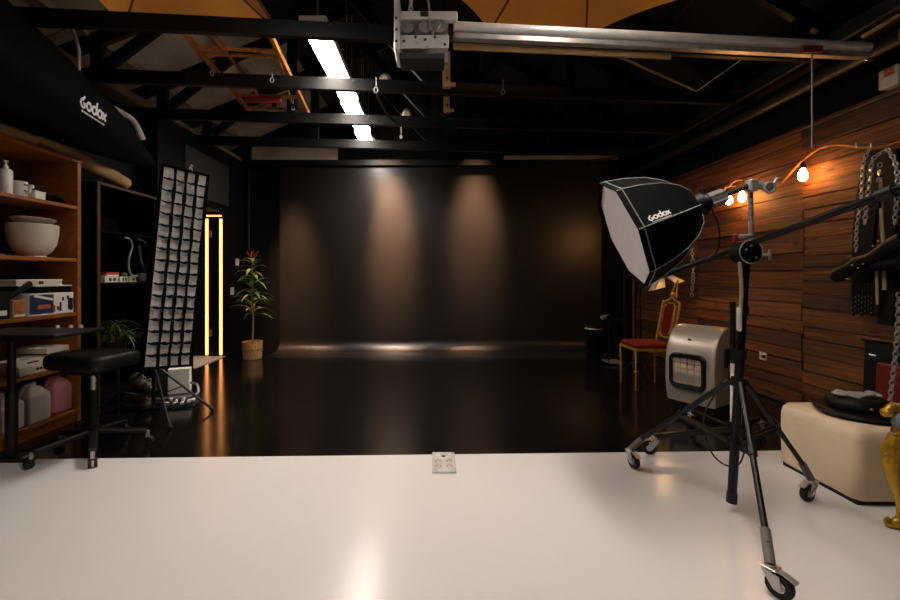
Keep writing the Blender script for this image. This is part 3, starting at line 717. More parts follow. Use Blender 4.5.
# potted palm on a black stand
px_, py_ = -2.71, 3.62
t = thing('plant_stand', (px_, py_, 0), 'black round plant stand under the fine leaved palm', 'stand')
MB().lathe([(0, .50), (.16, .50), (.165, .51), (.16, .525), (0, .525)], 24, Matrix.Translation((px_, py_, 0))).build('top', 'black_plastic', t)
MB().cyl((px_, py_, .02), (px_, py_, .5), .02).build('post', 'black_metal', t)
MB().lathe([(0, 0), (.14, 0), (.14, .012), (.03, .025), (0, .025)], 24, Matrix.Translation((px_, py_, 0))).build('base', 'black_metal', t)
t = thing('potted_palm', (px_, py_, .526), 'potted palm with fine green leaves in front of the black cabinet', 'plant')
M = Matrix.Translation((px_, py_, .526))
MB().lathe([(0, 0), (.055, 0), (.075, .11), (.068, .11), (.06, .1), (0, .1)], 20, M).build('pot', 'black_plastic', t)
def blade(mb, p, d_, up, L_, wd, droop, n=6):
    d_ = V(d_).normalized(); pts = []; rs = []
    for k in range(n+1):
        f = k/n; c = V(p)+d_*(L_*f)+V((0, 0, 1))*(up*L_*f-droop*L_*f*f)
        sd = d_.cross(V((0, 0, 1))); sd = sd.normalized() if sd.length > .01 else V((1, 0, 0))
        ww = wd*(.25+.75*math.sin(math.pi*min(1, .12+.8*f)))*(1-f**4)+.0006
        rs.append([c-sd*ww/2, c+V((0, 0, -.12*ww)), c+sd*ww/2, c+V((0, 0, .0015-.12*ww))])
    mb.rings(rs)
    return mb
for s_ in range(4):
    a0 = s_*1.57+.3; top = V((px_+.05*math.cos(a0), py_+.05*math.sin(a0), .526+.16+.03*s_))
    MB().tube([(px_+.02*math.cos(a0), py_+.02*math.sin(a0), .62), top], .005, 6).build('stem', 'stem', t)
    for k in range(13):
        a = 2*math.pi*k/13+random.uniform(-.2, .2)
        MB_ = blade(MB(), top, (math.cos(a), math.sin(a), 0), random.uniform(.3, 1.1), random.uniform(.13, .22), .014, random.uniform(.7, 1.2))
        MB_.build('leaf', 'leaf_dark', t)

# strip softbox with grid on tripod
fc = V((-2.01, 3.30, 1.26)); n = V((.74, -.67, 0)).normalized(); up = V((0, 0, 1)); u0 = V((-n.y, n.x, 0))
ra = math.radians(4.8)
wv = up*math.cos(ra)+u0*math.sin(ra); uv = u0*math.cos(ra)-up*math.sin(ra)
FM = frame(uv, wv, n, fc)          # local x = width, y = height, z = towards viewer
HW, HH = .150, .755
t = thing('strip_softbox', (-2.3, 3.6, .45), 'tall black strip softbox with white gridded front on a tripod', 'softbox')
def rect(hw, hh, z): return [V((-hw, -hh, z)), V((hw, -hh, z)), V((hw, hh, z)), V((-hw, hh, z))]
mb = MB(FM); mb.rings([rect(HW+.012, HH+.012, .052), rect(HW+.012, HH+.012, .0), rect(HW*.95, HH*.93, -.1), rect(HW*.72, HH*.68, -.25), rect(.10, .14, -.38), rect(.08, .08, -.42)], False, True)
mb.rings([rect(HW+.008, HH+.008, .052), rect(HW+.008, HH+.008, .005)], False, False)
mb.rings([rect(HW+.012, HH+.012, .052), rect(HW+.008, HH+.008, .052)], False, False); mb.build('cover', 'black_fabric', t)
# crumpled diffuser
mb = MB(FM); nx, ny = 20, 60; vs = [[mb._v((-HW+2*HW*i/nx, -HH+2*HH*j/ny, .012+.010*math.sin(i*1.3+j*.7)*math.sin(j*1.1-i*.5)+random.uniform(-.003, .003))) for i in range(nx+1)] for j in range(ny+1)]
for j in range(ny):
    for i in range(nx): mb.face([vs[j][i], vs[j][i+1], vs[j+1][i+1], vs[j+1][i]])
mb.build('diffuser', 'grid_cloth', t, 80)
for i in range(1, 4):
    x = -HW+2*HW*i/4
    mb = MB(FM); mb.rings([[V((x-.008+.004*math.sin(j*1.7+i), -HH+2*HH*j/28, .028)), V((x+.008+.004*math.sin(j*1.7+i), -HH+2*HH*j/28, .028)), V((x+.008+.003*math.sin(j*1.3+i), -HH+2*HH*j/28, .050)), V((x-.008+.003*math.sin(j*1.3+i), -HH+2*HH*j/28, .050))] for j in range(29)]); mb.build('grid_strip', 'black_fabric', t)
for j in range(1, 17):
    y = -HH+2*HH*j/17
    mb = MB(FM); mb.rings([[V((-HW+2*HW*i/16, y-.005+.004*math.sin(i*2.1+j), .028)), V((-HW+2*HW*i/16, y+.005+.004*math.sin(i*2.1+j), .028)), V((-HW+2*HW*i/16, y+.005-.012*abs(math.sin(i*math.pi/4)), .050)), V((-HW+2*HW*i/16, y-.005-.012*abs(math.sin(i*math.pi/4)), .050))] for i in range(17)]); mb.build('grid_strip', 'black_fabric', t)
MB(FM).cyl((0, 0, -.42), (0, 0, -.46), .085, n=24).build('mount_ring', 'steel', t)
MB(FM).cyl((0, 0, -.46), (0, 0, -.66), .06, n=24).build('flash_head', 'black_plastic', t)
hub = FM @ V((0, 0, -.55)); tc = V((-2.45, 3.70, 0))
t2 = thing('tripod_stand', tc, 'black tripod light stand under the strip softbox', 'stand')
MB().cyl((tc.x, tc.y, .08), (tc.x, tc.y, 1.12), .016).build('column', 'black_metal', t2)
MB().cyl((tc.x, tc.y, 1.1), (hub.x, hub.y, hub.z-.062), .012).build('spigot', 'steel', t2)
MB().cyl((tc.x, tc.y, .40), (tc.x, tc.y, .46), .028).build('collar', 'black_plastic', t2)
for foot in ((-1.965, 3.74), (-2.06, 3.30), (-2.83, 3.40)):
    lg = MB().tube([(tc.x, tc.y, .43), (foot[0], foot[1], .025)], .011, 10).build('leg', 'black_metal', t2)
    MB().sph((foot[0], foot[1], .022), (.02, .02, .018), 10).build('rubber_foot', 'rubber', lg)
    m_ = V((tc.x, tc.y, .14)); q = V((tc.x, tc.y, .43)).lerp(V((foot[0], foot[1], .025)), .5)
    MB().tube([m_, q], .006, 6).build('brace', 'black_metal', t2)

# work stool
sx, sy = -2.33, 2.90
t = thing('work_stool', (sx, sy, 0), 'black padded stool on a five wheel base beside the bookshelf', 'stool')
SM = Matrix.Translation((sx, sy, .575)) @ R3('Z', math.radians(-12))
mb = MB(SM); rs = []
for zz, s_ in ((0, .90), (.015, .97), (.045, 1.0), (.075, .99), (.092, .95), (.10, .86)):
    rs.append([V((x*s_, y_*s_, zz-(.012 if zz < .09 else 0)*0)) for x, y_ in rrect(.46, .36, .06, 5)])
mb.rings(rs); mb.build('seat', 'black_leather', t, 50)
MB(SM).box((0, 0, -.02), (.2, .2, .04), None, .006).build('seat_plate', 'black_metal', t)
MB().cyl((sx, sy, .40), (sx, sy, .56), .016).build('gas_lift', 'chrome', t)
MB().lathe([(0, .12), (.034, .12), (.036, .16), (.03, .18), (.028, .41), (.024, .42), (0, .42)], 18, Matrix.Translation((sx, sy, 0))).build('column', 'black_plastic', t)
MB().tube([(sx, sy, .545), (sx+.10, sy-.1, .53), (sx+.16, sy-.15, .52)], .006, 8).build('lever', 'black_metal', t)
for k in range(5):
    a = math.radians(-52+72*k); dx, dy = math.cos(a), math.sin(a)
    lg = MB().bar((sx+.02*dx, sy+.02*dy, .135), (sx+.31*dx, sy+.31*dy, .095), .045, .035, bev=.008).build('leg', 'black_plastic', t)
    p = V((sx+.315*dx, sy+.315*dy, .0))
    MB().cyl(p+V((0, 0, .055)), p+V((0, 0, .10)), .012).build('caster_stem', 'chrome', lg)
    tang = V((-dy, dx, 0))
    for s_ in (-1, 1): MB().cyl(p+V((.012*dx, .012*dy, .029))+tang*(.006*s_), p+V((.012*dx, .012*dy, .029))+tang*(.024*s_), .0245, n=18).build('caster_wheel', 'rubber', lg)
    MB().box(p+V((0, 0, .052)), (.03, .05, .012), R3('Z', a), .004).build('caster_hood', 'black_plastic', lg)
# black table
t = thing('side_table', (-2.72, 2.74, 0), 'black narrow table on a single post in front of the bookshelf', 'table')
MB().bx(-2.92, -2.28, 2.55, 2.93, .815, .84, .006).build('table_top', 'black_plastic', t)
MB().cyl((-2.73, 2.74, .04), (-2.73, 2.74, .45), .032).build('lower_post', 'black_metal', t)
MB().cyl((-2.73, 2.74, .45), (-2.73, 2.74, .81), .022).build('upper_post', 'black_metal', t)
MB().bx(-2.90, -2.62, 2.70, 2.80, .005, .04, .008).build('foot', 'black_metal', t)
MB().bx(-2.77, -2.60, 2.64, 2.84, .79, .814, .004).build('bracket', 'black_metal', t)
for k, (x, y) in enumerate(((-2.55, 2.87), (-2.47, 2.88), (-2.40, 2.88))):
    solo('small_bottle_cap', MB().lathe([(0, 0), (.012, 0), (.012, .018), (.008, .02), (0, .02)], 12, Matrix.Translation((x, y, .841))), 'white_plastic', (x, y, .841), ('tiny white cap on the black table, nearest the bookshelf', 'tiny white cap on the black table, middle of three', 'tiny white cap on the black table, nearest the free end')[k], 'cap', 'white caps on the black table')
# clutter on the floor
bx_ = fl(180, 392)
t = thing('white_box', bx_, 'white upright box behind the tripod of the strip softbox', 'box')
MB().box(bx_+V((0, 0, .125)), (.19, .16, .25), R3('Z', .4), .006).build('body', 'paper_white', t)
MB().box(bx_+V((0, 0, .246)), (.194, .164, .012), R3('Z', .4), .003).build('lid', 'paper_white', t)
solo('power_cable', MB().tube(smooth_path([bx_+V((.12, -.02, .10)), bx_+V((.20, -.05, .09)), bx_+V((.24, -.1, .02)), bx_+V((.2, -.2, .014)), bx_+V((0, -.28, .014)), bx_+V((-.2, -.3, .014))]), .012), 'grey_wire', bx_+V((.12, 0, 0)), 'grey cable curling beside the white upright box', 'cable')
c = V((-2.62, 3.78, 0)); mb = MB()
for k in range(14):
    a = random.uniform(0, 6.28); mb.sph(c+V((.10*math.cos(a)*random.random(), .10*math.sin(a)*random.random(), .06+.03*k*.6)), (.07-.002*k, .06, .05), 9, R3('Z', a) @ R3('X', random.uniform(-.6, .6)))
solo('plastic_bag', mb, 'bag_wrap', c, 'crumpled translucent plastic bag on the floor behind the stool', 'bag')
for k in range(10):
    p = V((-2.50+.055*(k % 5)+random.uniform(-.02, .02), 3.92+.1*(k//5)+random.uniform(-.03, .03), .0))
    tt = thing('cable_plug', p, 'white plug on a black cable in the heap under the strip softbox', 'plug', 'plugs in the cable heap')
    MB().box(p+V((0, 0, .016)), (.042, .03, .03), R3('Z', random.uniform(0, 3)), .006).build('body', 'white_plastic', tt)
    MB().tube(smooth_path([p+V((.02, 0, .02)), p+V((.07, -.05, .03)), p+V((.03, -.12, .012)), p+V((-.08, -.1, .012))]), .007).build('cord', 'black_plastic', tt)

# slender plant in basket
bp_ = V((-2.62, 6.10, 0))
t = thing('tall_plant', bp_, 'slender leafy plant with red tip in a woven basket by the back wall', 'plant')
M = Matrix.Translation(bp_)
mb = MB(M); pr = [(0, 0), (.12, 0)]
for k in range(12): pr.append((.125+.012*k/11+(.004 if k % 2 else 0), .01+.24*k/11))
pr += [(.125, .25), (.118, .2), (0, .2)]
mb.lathe(pr, 28); mb.build('basket', 'basket', t, 60)
MB(M).lathe([(0, .201), (.116, .201), (.1, .215), (0, .22)], 20).build('soil', 'soil', t)
for zz in (.14,): MB(M).torus((0, 0, zz), .136, .007, None, 28, 6).build('band', 'stem', t)
trunk = smooth_path([bp_+V((0, 0, .2)), bp_+V((.01, 0, .6)), bp_+V((-.01, .0, 1.0)), bp_+V((.0, 0, 1.42))])
MB().tube(trunk, [.014-.008*k/(len(trunk)-1) for k in range(len(trunk))], 8).build('trunk', 'stem', t)
for k in range(46):
    f = k/45; zz = .62+.82*f; a = k*2.4; L_ = random.uniform(.22, .34)*(1-.35*f)
    m_ = random.choice(['leaf_green', 'leaf_green', 'leaf_yellow'])
    blade(MB(), bp_+V((0, 0, zz)), (math.cos(a), math.sin(a)*.8, 0), random.uniform(.5, 1.1), L_, .058, random.uniform(.6, 1.2)).build('leaf', m_, t)
for k in range(6):
    a = k*1.05; blade(MB(), bp_+V((0, 0, 1.38)), (math.cos(a), math.sin(a), 0), 2.2, .10, .04, .4).build('tip_leaf', 'leaf_red', t)
for (px, py, lab) in ((237, 262, 'small white wall switch above the other, beside the slender plant'), (232, 291, 'small white wall switch lower down, beside the doorway')):
    p = onX(px, py, -3.095); t = thing('wall_switch', p, lab, 'switch', 'switches on the black wall')
    MB().bx(-3.098, -3.085, p.y-.05, p.y+.05, p.z-.055, p.z+.055, .004).build('plate', 'white_plastic', t)
    MB().bx(-3.085, -3.079, p.y-.02, p.y+.02, p.z-.03, p.z+.03, .003).build('rocker', 'offwhite_plastic', t)

# ================================================================== CENTRE: floor socket plate
t = thing('floor_socket', (.055, 2.70, .004), 'steel floor socket plate on the white floor edge', 'socket')
MB().bx(-.018, .128, 2.56, 2.835, .004, .020, .004).build('plate', 'galvanised', t)
for x in (.02, .09):
    for y in (2.63, 2.70):
        MB().box((x, y, .0215), (.048, .05, .004), None, .002).build('outlet', 'offwhite_plastic', t)
        for dx, dy in ((0, .013), (-.012, -.008), (.012, -.008)): MB().box((x+dx, y+dy, .0236), (.007, .009, .002)).build('pin_hole', 'mark_dark', t)
MB().cyl((.055, 2.765, .02), (.055, 2.765, .024), .012, n=12).build('lock', 'mark_dark', t)
for x in (0.0, .11):
    for y in (2.575, 2.81): MB().cyl((x, y, .02), (x, y, .0225), .006, n=8).build('screw', 'steel', t)

# ================================================================== RIGHT SIDE
def caster(parent, p, ang, r=.045, fork='chrome'):
    p = V(p); d_ = V((math.cos(ang), math.sin(ang), 0)); s_ = V((-d_.y, d_.x, 0)); c = V((p.x, p.y, .004))+d_*.03+V((0, 0, r))
    w_ = MB(); M = frame(d_, V((0, 0, 1)), s_, c)
    w_.lathe([(r*.62, -.012), (r*.95, -.014), (r, -.008), (r, .008), (r*.95, .014), (r*.62, .012)], 28, M); w_.build('caster_tyre', 'rubber', parent)
    MB().lathe([(0, -.013), (r*.3, -.014), (r*.64, -.010), (r*.64, .010), (r*.3, .014), (0, .013)], 24, M).build('caster_hub', 'chrome', parent)
    f = MB()
    for k in (-1, 1):
        f.rings([[c+s_*(k*.021+e)+d_*x+V((0, 0, z_)) for x, z_ in ((-.012, -.012), (.012, -.012), (.006, r*.9), (-.05, r*1.15), (-.05, r*.95))] for e in (-.0015, .0015)])
    f.box(c+V((0, 0, r*1.15+.004))-d_*.03, (.055, .05, .006), frame(d_, s_, V((0, 0, 1))), .002)
    f.build('caster_fork', fork, parent)
    MB().rings([[c+s_*(e)+d_*x+V((0, 0, z_)) for x, z_ in ((-.02, r*1.22), (.02, r*1.2), (.055, r*.85), (.05, r*.78), (.015, r*1.1), (-.02, r*1.12))] for e in (-.014, .014)]).build('brake_lever', 'steel', parent)
# main boom stand
bc = V((1.50, 2.15, 0)); lean = V((.02, 0, 0))
t = thing('boom_stand', bc, 'large black wheeled boom stand holding the octagonal softbox', 'stand')
def mz(z): return bc+V((.075*(z-.05)/1.25, 0, z))
MB().tube([mz(.06), mz(.80)], .021, 16).build('lower_column', 'black_metal', t)
MB().tube([mz(.05), mz(.10)], .024, 16).build('rubber_foot', 'rubber', t)
MB().tube([mz(.80), mz(1.27)], .018, 16).build('upper_column', 'black_gloss', t)
for z_, r_ in ((.66, .034), (.35, .032), (.80, .027), (1.02, .025)): MB().tube([mz(z_-.022), mz(z_+.022)], r_, 16).build('collar', 'black_plastic', t)
feet = [(V((1.225, 2.66, 0)), math.radians(-80)), (V((2.0, 2.26, 0)), math.radians(200)), (V((1.262, 1.60, 0)), math.radians(-60))]
for p, an in feet:
    d_ = (p-bc); d_.z = 0; d_.normalize()
    top = mz(.66)+d_*.035; end = p+V((0, 0, .13))
    lg = MB().tube([top, top.lerp(end, .45)], .0145, 12).build('leg', 'black_metal', t)
    MB().tube([top.lerp(end, .43), top.lerp(end, .93)], .0125, 12).build('leg_tube', 'black_metal', lg)
    MB().tube([top.lerp(end, .86), end-V((0, 0, .018))], .018, 12).build('leg_sleeve', 'grey_sleeve', lg)
    MB().tube([top.lerp(end, .43), top.lerp(end, .48)], .019, 12).build('leg_collar', 'black_plastic', lg)
    MB().cyl(p+V((0, 0, .095)), p+V((0, 0, .115)), .020, n=16).build('caster_ring', 'chrome', lg)
    caster(lg, p, an)
    q = top.lerp(end, .47)
    for s_ in (-1, 1):
        sd = V((-d_.y, d_.x, 0))*(.013*s_)
        MB().bar(mz(.35)+d_*.03+sd, q+sd, .006, .018).build('brace', 'black_metal', lg)
piv = V((1.565, 2.15, 1.335))
MB().cyl(piv+V((.0, -.045, -.02)), piv+V((0, .035, -.02)), .058, n=24).build('pivot_disc', 'black_plastic', t)
MB().cyl(piv+V((.0, -.052, -.02)), piv+V((0, -.045, -.02)), .042, n=24).build('pivot_plate', 'black_gloss', t)
MB().torus(piv+V((0, -.046, -.02)), .057, .003, R3('X', math.pi/2), 28, 6).build('pivot_rim', 'chrome', t)
MB().tube([mz(1.25), piv+V((0, 0, -.06))], .024, 14).build('pivot_socket', 'black_plastic', t)
for s_ in ((-.03, .01), (.02, -.03), (-.005, .03)): MB().cyl(piv+V((s_[0], -.056, s_[1]-.02)), piv+V((s_[0], -.05, s_[1]-.02)), .006, n=8).build('bolt', 'chrome', t)
# T-handle
h0 = piv+V((.05, -.02, -.035))
MB().cyl(h0, h0+V((.055, -.01, .002)), .007, n=10).build('tightening_screw', 'chrome', t)
MB().cyl(h0+V((.055, -.01, -.025)), h0+V((.055, -.01, .03)), .007, n=10).build('tightening_handle', 'chrome', t)
h1 = piv+V((-.02, -.03, .055))
MB().cyl(h1+V((-.04, 0, 0)), h1+V((.03, 0, .004)), .012, n=12).build('clamp_screw', 'chrome', t)
MB().box(h1+V((-.045, 0, -.005)), (.03, .02, .04), None, .005).build('clamp_knob', 'red_paint', t)
# boom arm
b0, b1 = V((1.40, 2.69, 1.18)), V((1.86, 1.15, 1.655))
MB().tube([b0, b1], .0165, 16).build('boom_arm', 'black_gloss', t)
d_ = (b1-b0).normalized()
for f in (.68,): MB().tube([b0.lerp(b1, f), b0.lerp(b1, f)+d_*.05], .026, 14).build('boom_collar', 'black_plastic', t); MB().cyl(b0.lerp(b1, f)+V((0, -.0, -.045)), b0.lerp(b1, f)+V((.0, 0, -.02)), .010, n=8).build('boom_knob', 'black_plastic', t)
# chrome rod with grip head
r0, r1 = V((1.60, 2.15, 1.36)), V((1.595, 2.15, 1.685))
MB().tube([r0, r1], .0115, 14).build('chrome_rod', 'chrome', t)
MB().box(r1+V((0, -.01, -.035)), (.04, .045, .06), None, .006).build('grip_head', 'steel', t)
MB().cyl(r1+V((.02, -.01, -.03)), r1+V((.085, -.01, -.04)), .02, n=14).build('grip_jaw', 'steel', t)
MB().cyl(r1+V((.085, -.02, -.065)), r1+V((.12, -.02, .0)), .008, n=8).build('grip_handle', 'chrome', t)
MB().torus(r1+V((.07, -.035, -.05)), .024, .008, R3('X', math.pi/2), 16, 6).build('grip_ring', 'steel', t)
MB().tube(smooth_path([piv+V((-.045, -.03, -.07)), mz(1.12)+V((-.035, -.03, 0)), mz(1.0)+V((-.035, -.03, 0))]), .009, 8).build('white_strap', 'strap_beige', t)
MB().box(mz(.98)+V((-.038, -.03, 0)), (.022, .02, .12), None, .006).build('white_grip', 'white_plastic', t)

# octagonal softbox
Mo, Co = V((1.37, 2.20, 1.562)), V((1.020, 2.26, 1.422))
ax = (Co-Mo).normalized(); L_ = (Co-Mo).length
vv = (V((0, 0, 1))-ax*ax.z).normalized(); uu = ax.cross(vv)
RB = .298
t = thing('octagonal_softbox', Mo, 'black octagonal softbox with white logo on the boom stand', 'softbox')
def oring(r, d_, ph=0.): return [Mo+ax*d_+(uu*math.cos(ph+k*math.pi/4)+vv*math.sin(ph+k*math.pi/4))*r for k in range(8)]
PRO = [(.055, .02), (.12, .05), (.185, .11), (.238, .19), (.276, .29), (RB, L_), (RB+.001, L_+.028)]
outer = [oring(r, d_) for r, d_ in PRO]
inner = [oring(r-.006, d_) for r, d_ in PRO[::-1]]
body = MB().rings(outer+inner, False, False, True).build('cover', 'black_fabric', t, 20)
MB().rings([oring(RB-.008, L_+.008), oring(RB-.008, L_+.013)]).build('diffuser', 'diffuser_cloth', t)
for k in range(8):
    MB().tube([outer[j][k]+(outer[j][k]-(Mo+ax*PRO[j][1])).normalized()*.001 for j in range(7)], .0026, 6).build('rib_piping', 'piping', t)
MB().tube(outer[5], .0028, 6, True).build('rim_piping', 'piping', t)
MB().tube(outer[6], .0035, 6, True).build('rim_edge', 'black_fabric', t)
MB().cyl(Mo+ax*.03, Mo-ax*.015, .062, n=24).build('speed_ring', 'black_plastic', t)
MB().cyl(Mo-ax*.015, Mo-ax*.045, .045, n=24).build('mount_neck', 'black_plastic', t)
a_, b_ = Mo-ax*.045, Mo-ax*.125
MB().cyl(a_, b_, .034, n=24).build('mount_barrel', 'chrome', t)
for k in range(5):
    an = k*2*math.pi/5; of = (uu*math.cos(an)+vv*math.sin(an))*.034
    MB().tube([a_+of, b_+of], .009, 8).build('barrel_rib', 'chrome', t)
MB().tube([b_, r1+V((0, -.01, -.03))], .013, 10).build('mount_arm', 'black_plastic', t)
bv = bvh_of(body)
# logo placed on the facet facing the camera
def hitpx(px, py):
    o_ = V((0, 0, CAMH)); d_ = (at(px, py, 2.)-o_).normalized(); h = bv.ray_cast(o_, d_); return h
h0 = hitpx(650, 221.5); h1 = hitpx(672, 213.5)
if h0[0] is not None and h1[0] is not None:
    u = (h1[0]-h0[0]).normalized(); n = h0[1].copy()
    if n.dot(V((0, 0, CAMH))-h0[0]) < 0: n = -n
    v = n.cross(u).normalized(); n = u.cross(v).normalized()
    logo('logo', t, bv, h0[0], u, v, n, (h1[0]-h0[0]).length/5.2, off=.0025, lift=.05)
solo('sync_cable', MB().tube(smooth_path([Mo-ax*.03+V((0, -.05, -.04)), Mo+V((.08, -.03, -.12)), Mo+V((.09, 0, -.24)), Mo+V((.02, .03, -.30))]), .004, 6), 'black_plastic', Mo, 'thin black cable hanging below the octagonal softbox mount', 'cable')
solo('mast_cable', MB().tube(smooth_path([mz(.62)+V((-.05, .06, 0)), at(704, 415, 2.5), at(706, 438, 2.55), at(714, 456, 2.55), at(728, 466, 2.5), at(740, 463, 2.45), at(746, 445, 2.35)]), .005, 6), 'black_plastic', mz(.5), 'black cable drooping from the boom stand in a loop', 'cable')

# second low stand behind
sc_ = V((2.03, 2.90, 0))
t = thing('roller_stand', sc_, 'black low roller stand with silver pole behind the boom stand', 'stand')
MB().tube([sc_+V((0, 0, .1)), sc_+V((0, 0, .62))], .014, 12).build('pole', 'aluminium', t)
MB().tube([sc_+V((0, 0, .6)), sc_+V((0, 0, 1.02))], .017, 12).build('upper_pole', 'black_metal', t)
MB().tube([sc_+V((0, 0, .10)), sc_+V((0, 0, .20))], .03, 14).build('collar', 'black_plastic', t)
for p, an in ((V((1.46, 2.83, 0)), 2.9), (V((2.42, 3.18, 0)), .4), (V((2.03, 3.35, 0)), 1.4)):
    d_ = (p-sc_).normalized()
    lg = MB().bar(sc_+V((0, 0, .15)), p+V((0, 0, .125)), .03, .035, bev=.005).build('leg', 'black_metal', t)
    MB().cyl(p+V((0, 0, .09)), p+V((0, 0, .125)), .018, n=14).build('caster_ring', 'chrome', lg)
    caster(lg, p, an, .045)

# heater
hc = fl(693, 414); hn = V((-.84, -.54, 0)).normalized(); hr = V((-hn.y, hn.x, 0)) ; hr = V((hn.y*-1, hn.x, 0))
HM = frame(hr, V((0, 0, 1)), hn, V((hc.x+.10, hc.y+.06, 0)))   # local x = width, y = up, z = front
t = thing('gas_heater', (hc.x+.10, hc.y+.06, 0), 'silver mobile gas heater with black framed grille beside the red chair', 'heater')
pf = [(.10, .17), (.30, .20), (.52, .185), (.66, .13), (.735, .05), (.755, -.04), (.735, -.12), (.66, -.165), (.10, -.17)]
pfs = smooth_path([V((0, a, b)) for a, b in pf], 4)
mb = MB(HM); rs = []
for x, s_ in ((-.20, .96), (-.19, .99), (-.175, 1.), (.175, 1.), (.19, .99), (.20, .96)):
    rs.append([V((x, .42+(p.y-.42)*s_, p.z*s_)) for p in pfs])
mb.rings(rs); mb.build('body', 'heater_silver', t, 45)
MB(HM).box((0, .065, 0), (.37, .07, .31), None, .01).build('base', 'black_plastic', t)
for x in (-.15, .15):
    for z_ in (-.12, .12): MB(HM).cyl((x-.012, .022, z_), (x+.012, .022, z_), .0215, n=14).build('wheel', 'rubber', t)
GT = Matrix.Translation((-.01, .375, .2)) @ R3('X', .03)
mb = MB(HM @ GT); o_ = rrect(.30, .30, .06, 5); i_ = rrect(.235, .225, .03, 5)
mb.rings([[V((x, y, -.03)) for x, y in o_], [V((x, y, .012)) for x, y in o_], [V((x*.95, y*.95, .022)) for x, y in o_], [V((x, y, .014)) for x, y in i_], [V((x, y, -.005)) for x, y in i_], [V((x, y, -.03)) for x, y in i_]], False, False, True); mb.build('grille_frame', 'black_plastic', t)
g = MB(HM @ GT).box((0, 0, -.008), (.235, .225, .008)).build('radiant_panel', 'black_plastic', t)
for i in range(4):
    for j in range(5):
        MB(HM @ GT).box((-.117+.235*(i+.5)/4, -.1125+.225*(j+.5)/5, -.002), (.052, .039, .006), None, .002).build('radiant_tile', 'heater_panel', g)
for i in range(5): MB(HM @ GT).cyl((-.11+.22*i/4, -.112, .012), (-.11+.22*i/4, .112, .012), .0022, n=6).build('grille_wire', 'chrome', t)
for j in range(4): MB(HM @ GT).cyl((-.117, -.09+.18*j/3, .013), (.117, -.09+.18*j/3, .013), .0022, n=6).build('grille_wire', 'chrome', t)
hb = bvh_of(t.children[0])
def hproj(name, x0, x1, y0, y1, m_):
    mb = MB(); rs = []
    for k in range(9):
        x = x0+(x1-x0)*k/8; ring = []
        for y, e in ((y0, .0005), (y1, .0005), (y1, .003), (y0, .003)):
            p = HM @ V((x, y, .6)); h = hb.ray_cast(p, -hn); ring.append((h[0] if h[0] is not None else HM @ V((x, y, .15)))+hn*e)
        rs.append(ring)
    mb.rings(rs); mb.build(name, m_, t)
hproj('badge', -.03, .0, .635, .652, 'mark_dark')
x = -.13
while x < .1:
    wd = random.uniform(.012, .02); hproj('control_mark', x, x+wd, .566, .582, 'mark_dark'); x += wd+.006
hproj('control_mark', .10, .16, .578, .594, 'mark_dark')
MB(HM).box((.2, .50, -.02), (.03, .16, .10), None, .01).build('side_handle', 'black_plastic', t)
MB(HM).box((.212, .56, -.10), (.02, .10, .06), None, .006).build('side_plate', 'offwhite_plastic', t)
for k in range(3):
    solo('hanging_cable', MB(HM).tube(smooth_path([(.23, .70-.02*k, -.05-.03*k), (.25, .5, -.0-.05*k), (.235, .33, .03-.07*k), (.26, .2, -.05+.04*k), (.24, .03, -.1+.05*k)]), .006, 6), 'black_plastic', HM @ V((.23, .1, 0)), ('front', 'middle', 'rear')[k]+' one of three black cables hanging beside the gas heater', 'cable', 'cables on the gas heater')

# red and gold chair
t = thing('banquet_chair', (2.27, 4.58, 0), 'gold framed chair with dark red velvet seat and back', 'chair')
cx0, cx1, cy0, cy1 = 2.08, 2.46, 4.40, 4.76
for x, y in ((cx0, cy0), (cx0, cy1), (cx1, cy0), (cx1, cy1)):
    MB().tube([(x, y, .0), (x, y, .06), (x, y, .30), (x, y, .42)], [.008, .009, .010, .012], 10).build('leg', 'gold', t)
    for z_ in (.30, .20): MB().torus((x, y, z_), .016, .005, None, 12, 6).build('leg_ring', 'gold', t)
mb = MB()
for a, b in (((cx0, cy0), (cx1, cy0)), ((cx0, cy1), (cx1, cy1)), ((cx0, cy0), (cx0, cy1)), ((cx1, cy0), (cx1, cy1))): mb.bar((*a, .425), (*b, .425), .025, .03, bev=.004)
mb.build('seat_frame', 'gold', t)
mb = MB(Matrix.Translation(((cx0+cx1)/2, (cy0+cy1)/2, .44)))
mb.rings([[V((x*s_, y*s_, z_)) for x, y in rrect(.41, .40, .05, 4)] for z_, s_ in ((0, .96), (.012, 1.), (.03, .99), (.045, .9), (.052, .6), (.054, .2))]); mb.build('seat', 'red_velvet', t, 60)
def cb(y, z_): return V((cx1+.10*(z_-.45)/.5, y, z_))
for y in (cy0+.02, cy1-.02):
    pts = [cb(y, .42+.05*k) for k in range(11)]
    MB().tube(pts, [.012+.004*(k % 2) for k in range(11)], 8).build('back_post', 'gold', t)
    yi = y+(.06 if y < 4.58 else -.06)
    MB().tube([cb(yi, .52+.04*k) for k in range(10)], [.008+.004*(k % 2) for k in range(10)], 8).build('back_spindle', 'gold', t)
ym = 4.58
MB().tube(smooth_path([cb(cy0+.02, .90), cb(ym-.06, .93), cb(ym, .96), cb(ym+.06, .93), cb(cy1-.02, .90)]), .013, 8).build('crest_rail', 'gold', t)
MB().tube(smooth_path([cb(cy0+.02, .56), cb(ym, .53), cb(cy1-.02, .56)]), .010, 8).build('lower_rail', 'gold', t)
MB().sph(cb(ym, .99), (.02, .028, .03), 12).build('crest_knob', 'gold', t)
Mb = frame(V((0, 1, 0)), V((.196, 0, .98)).normalized(), V((-.98, 0, .196)).normalized(), cb(ym, .73)+V((-.004, 0, 0)))
mb = MB(Mb); oc = [(.085, -.11), (.085, .12), (.055, .165), (-.055, .165), (-.085, .12), (-.085, -.11), (-.05, -.165), (.05, -.165)]
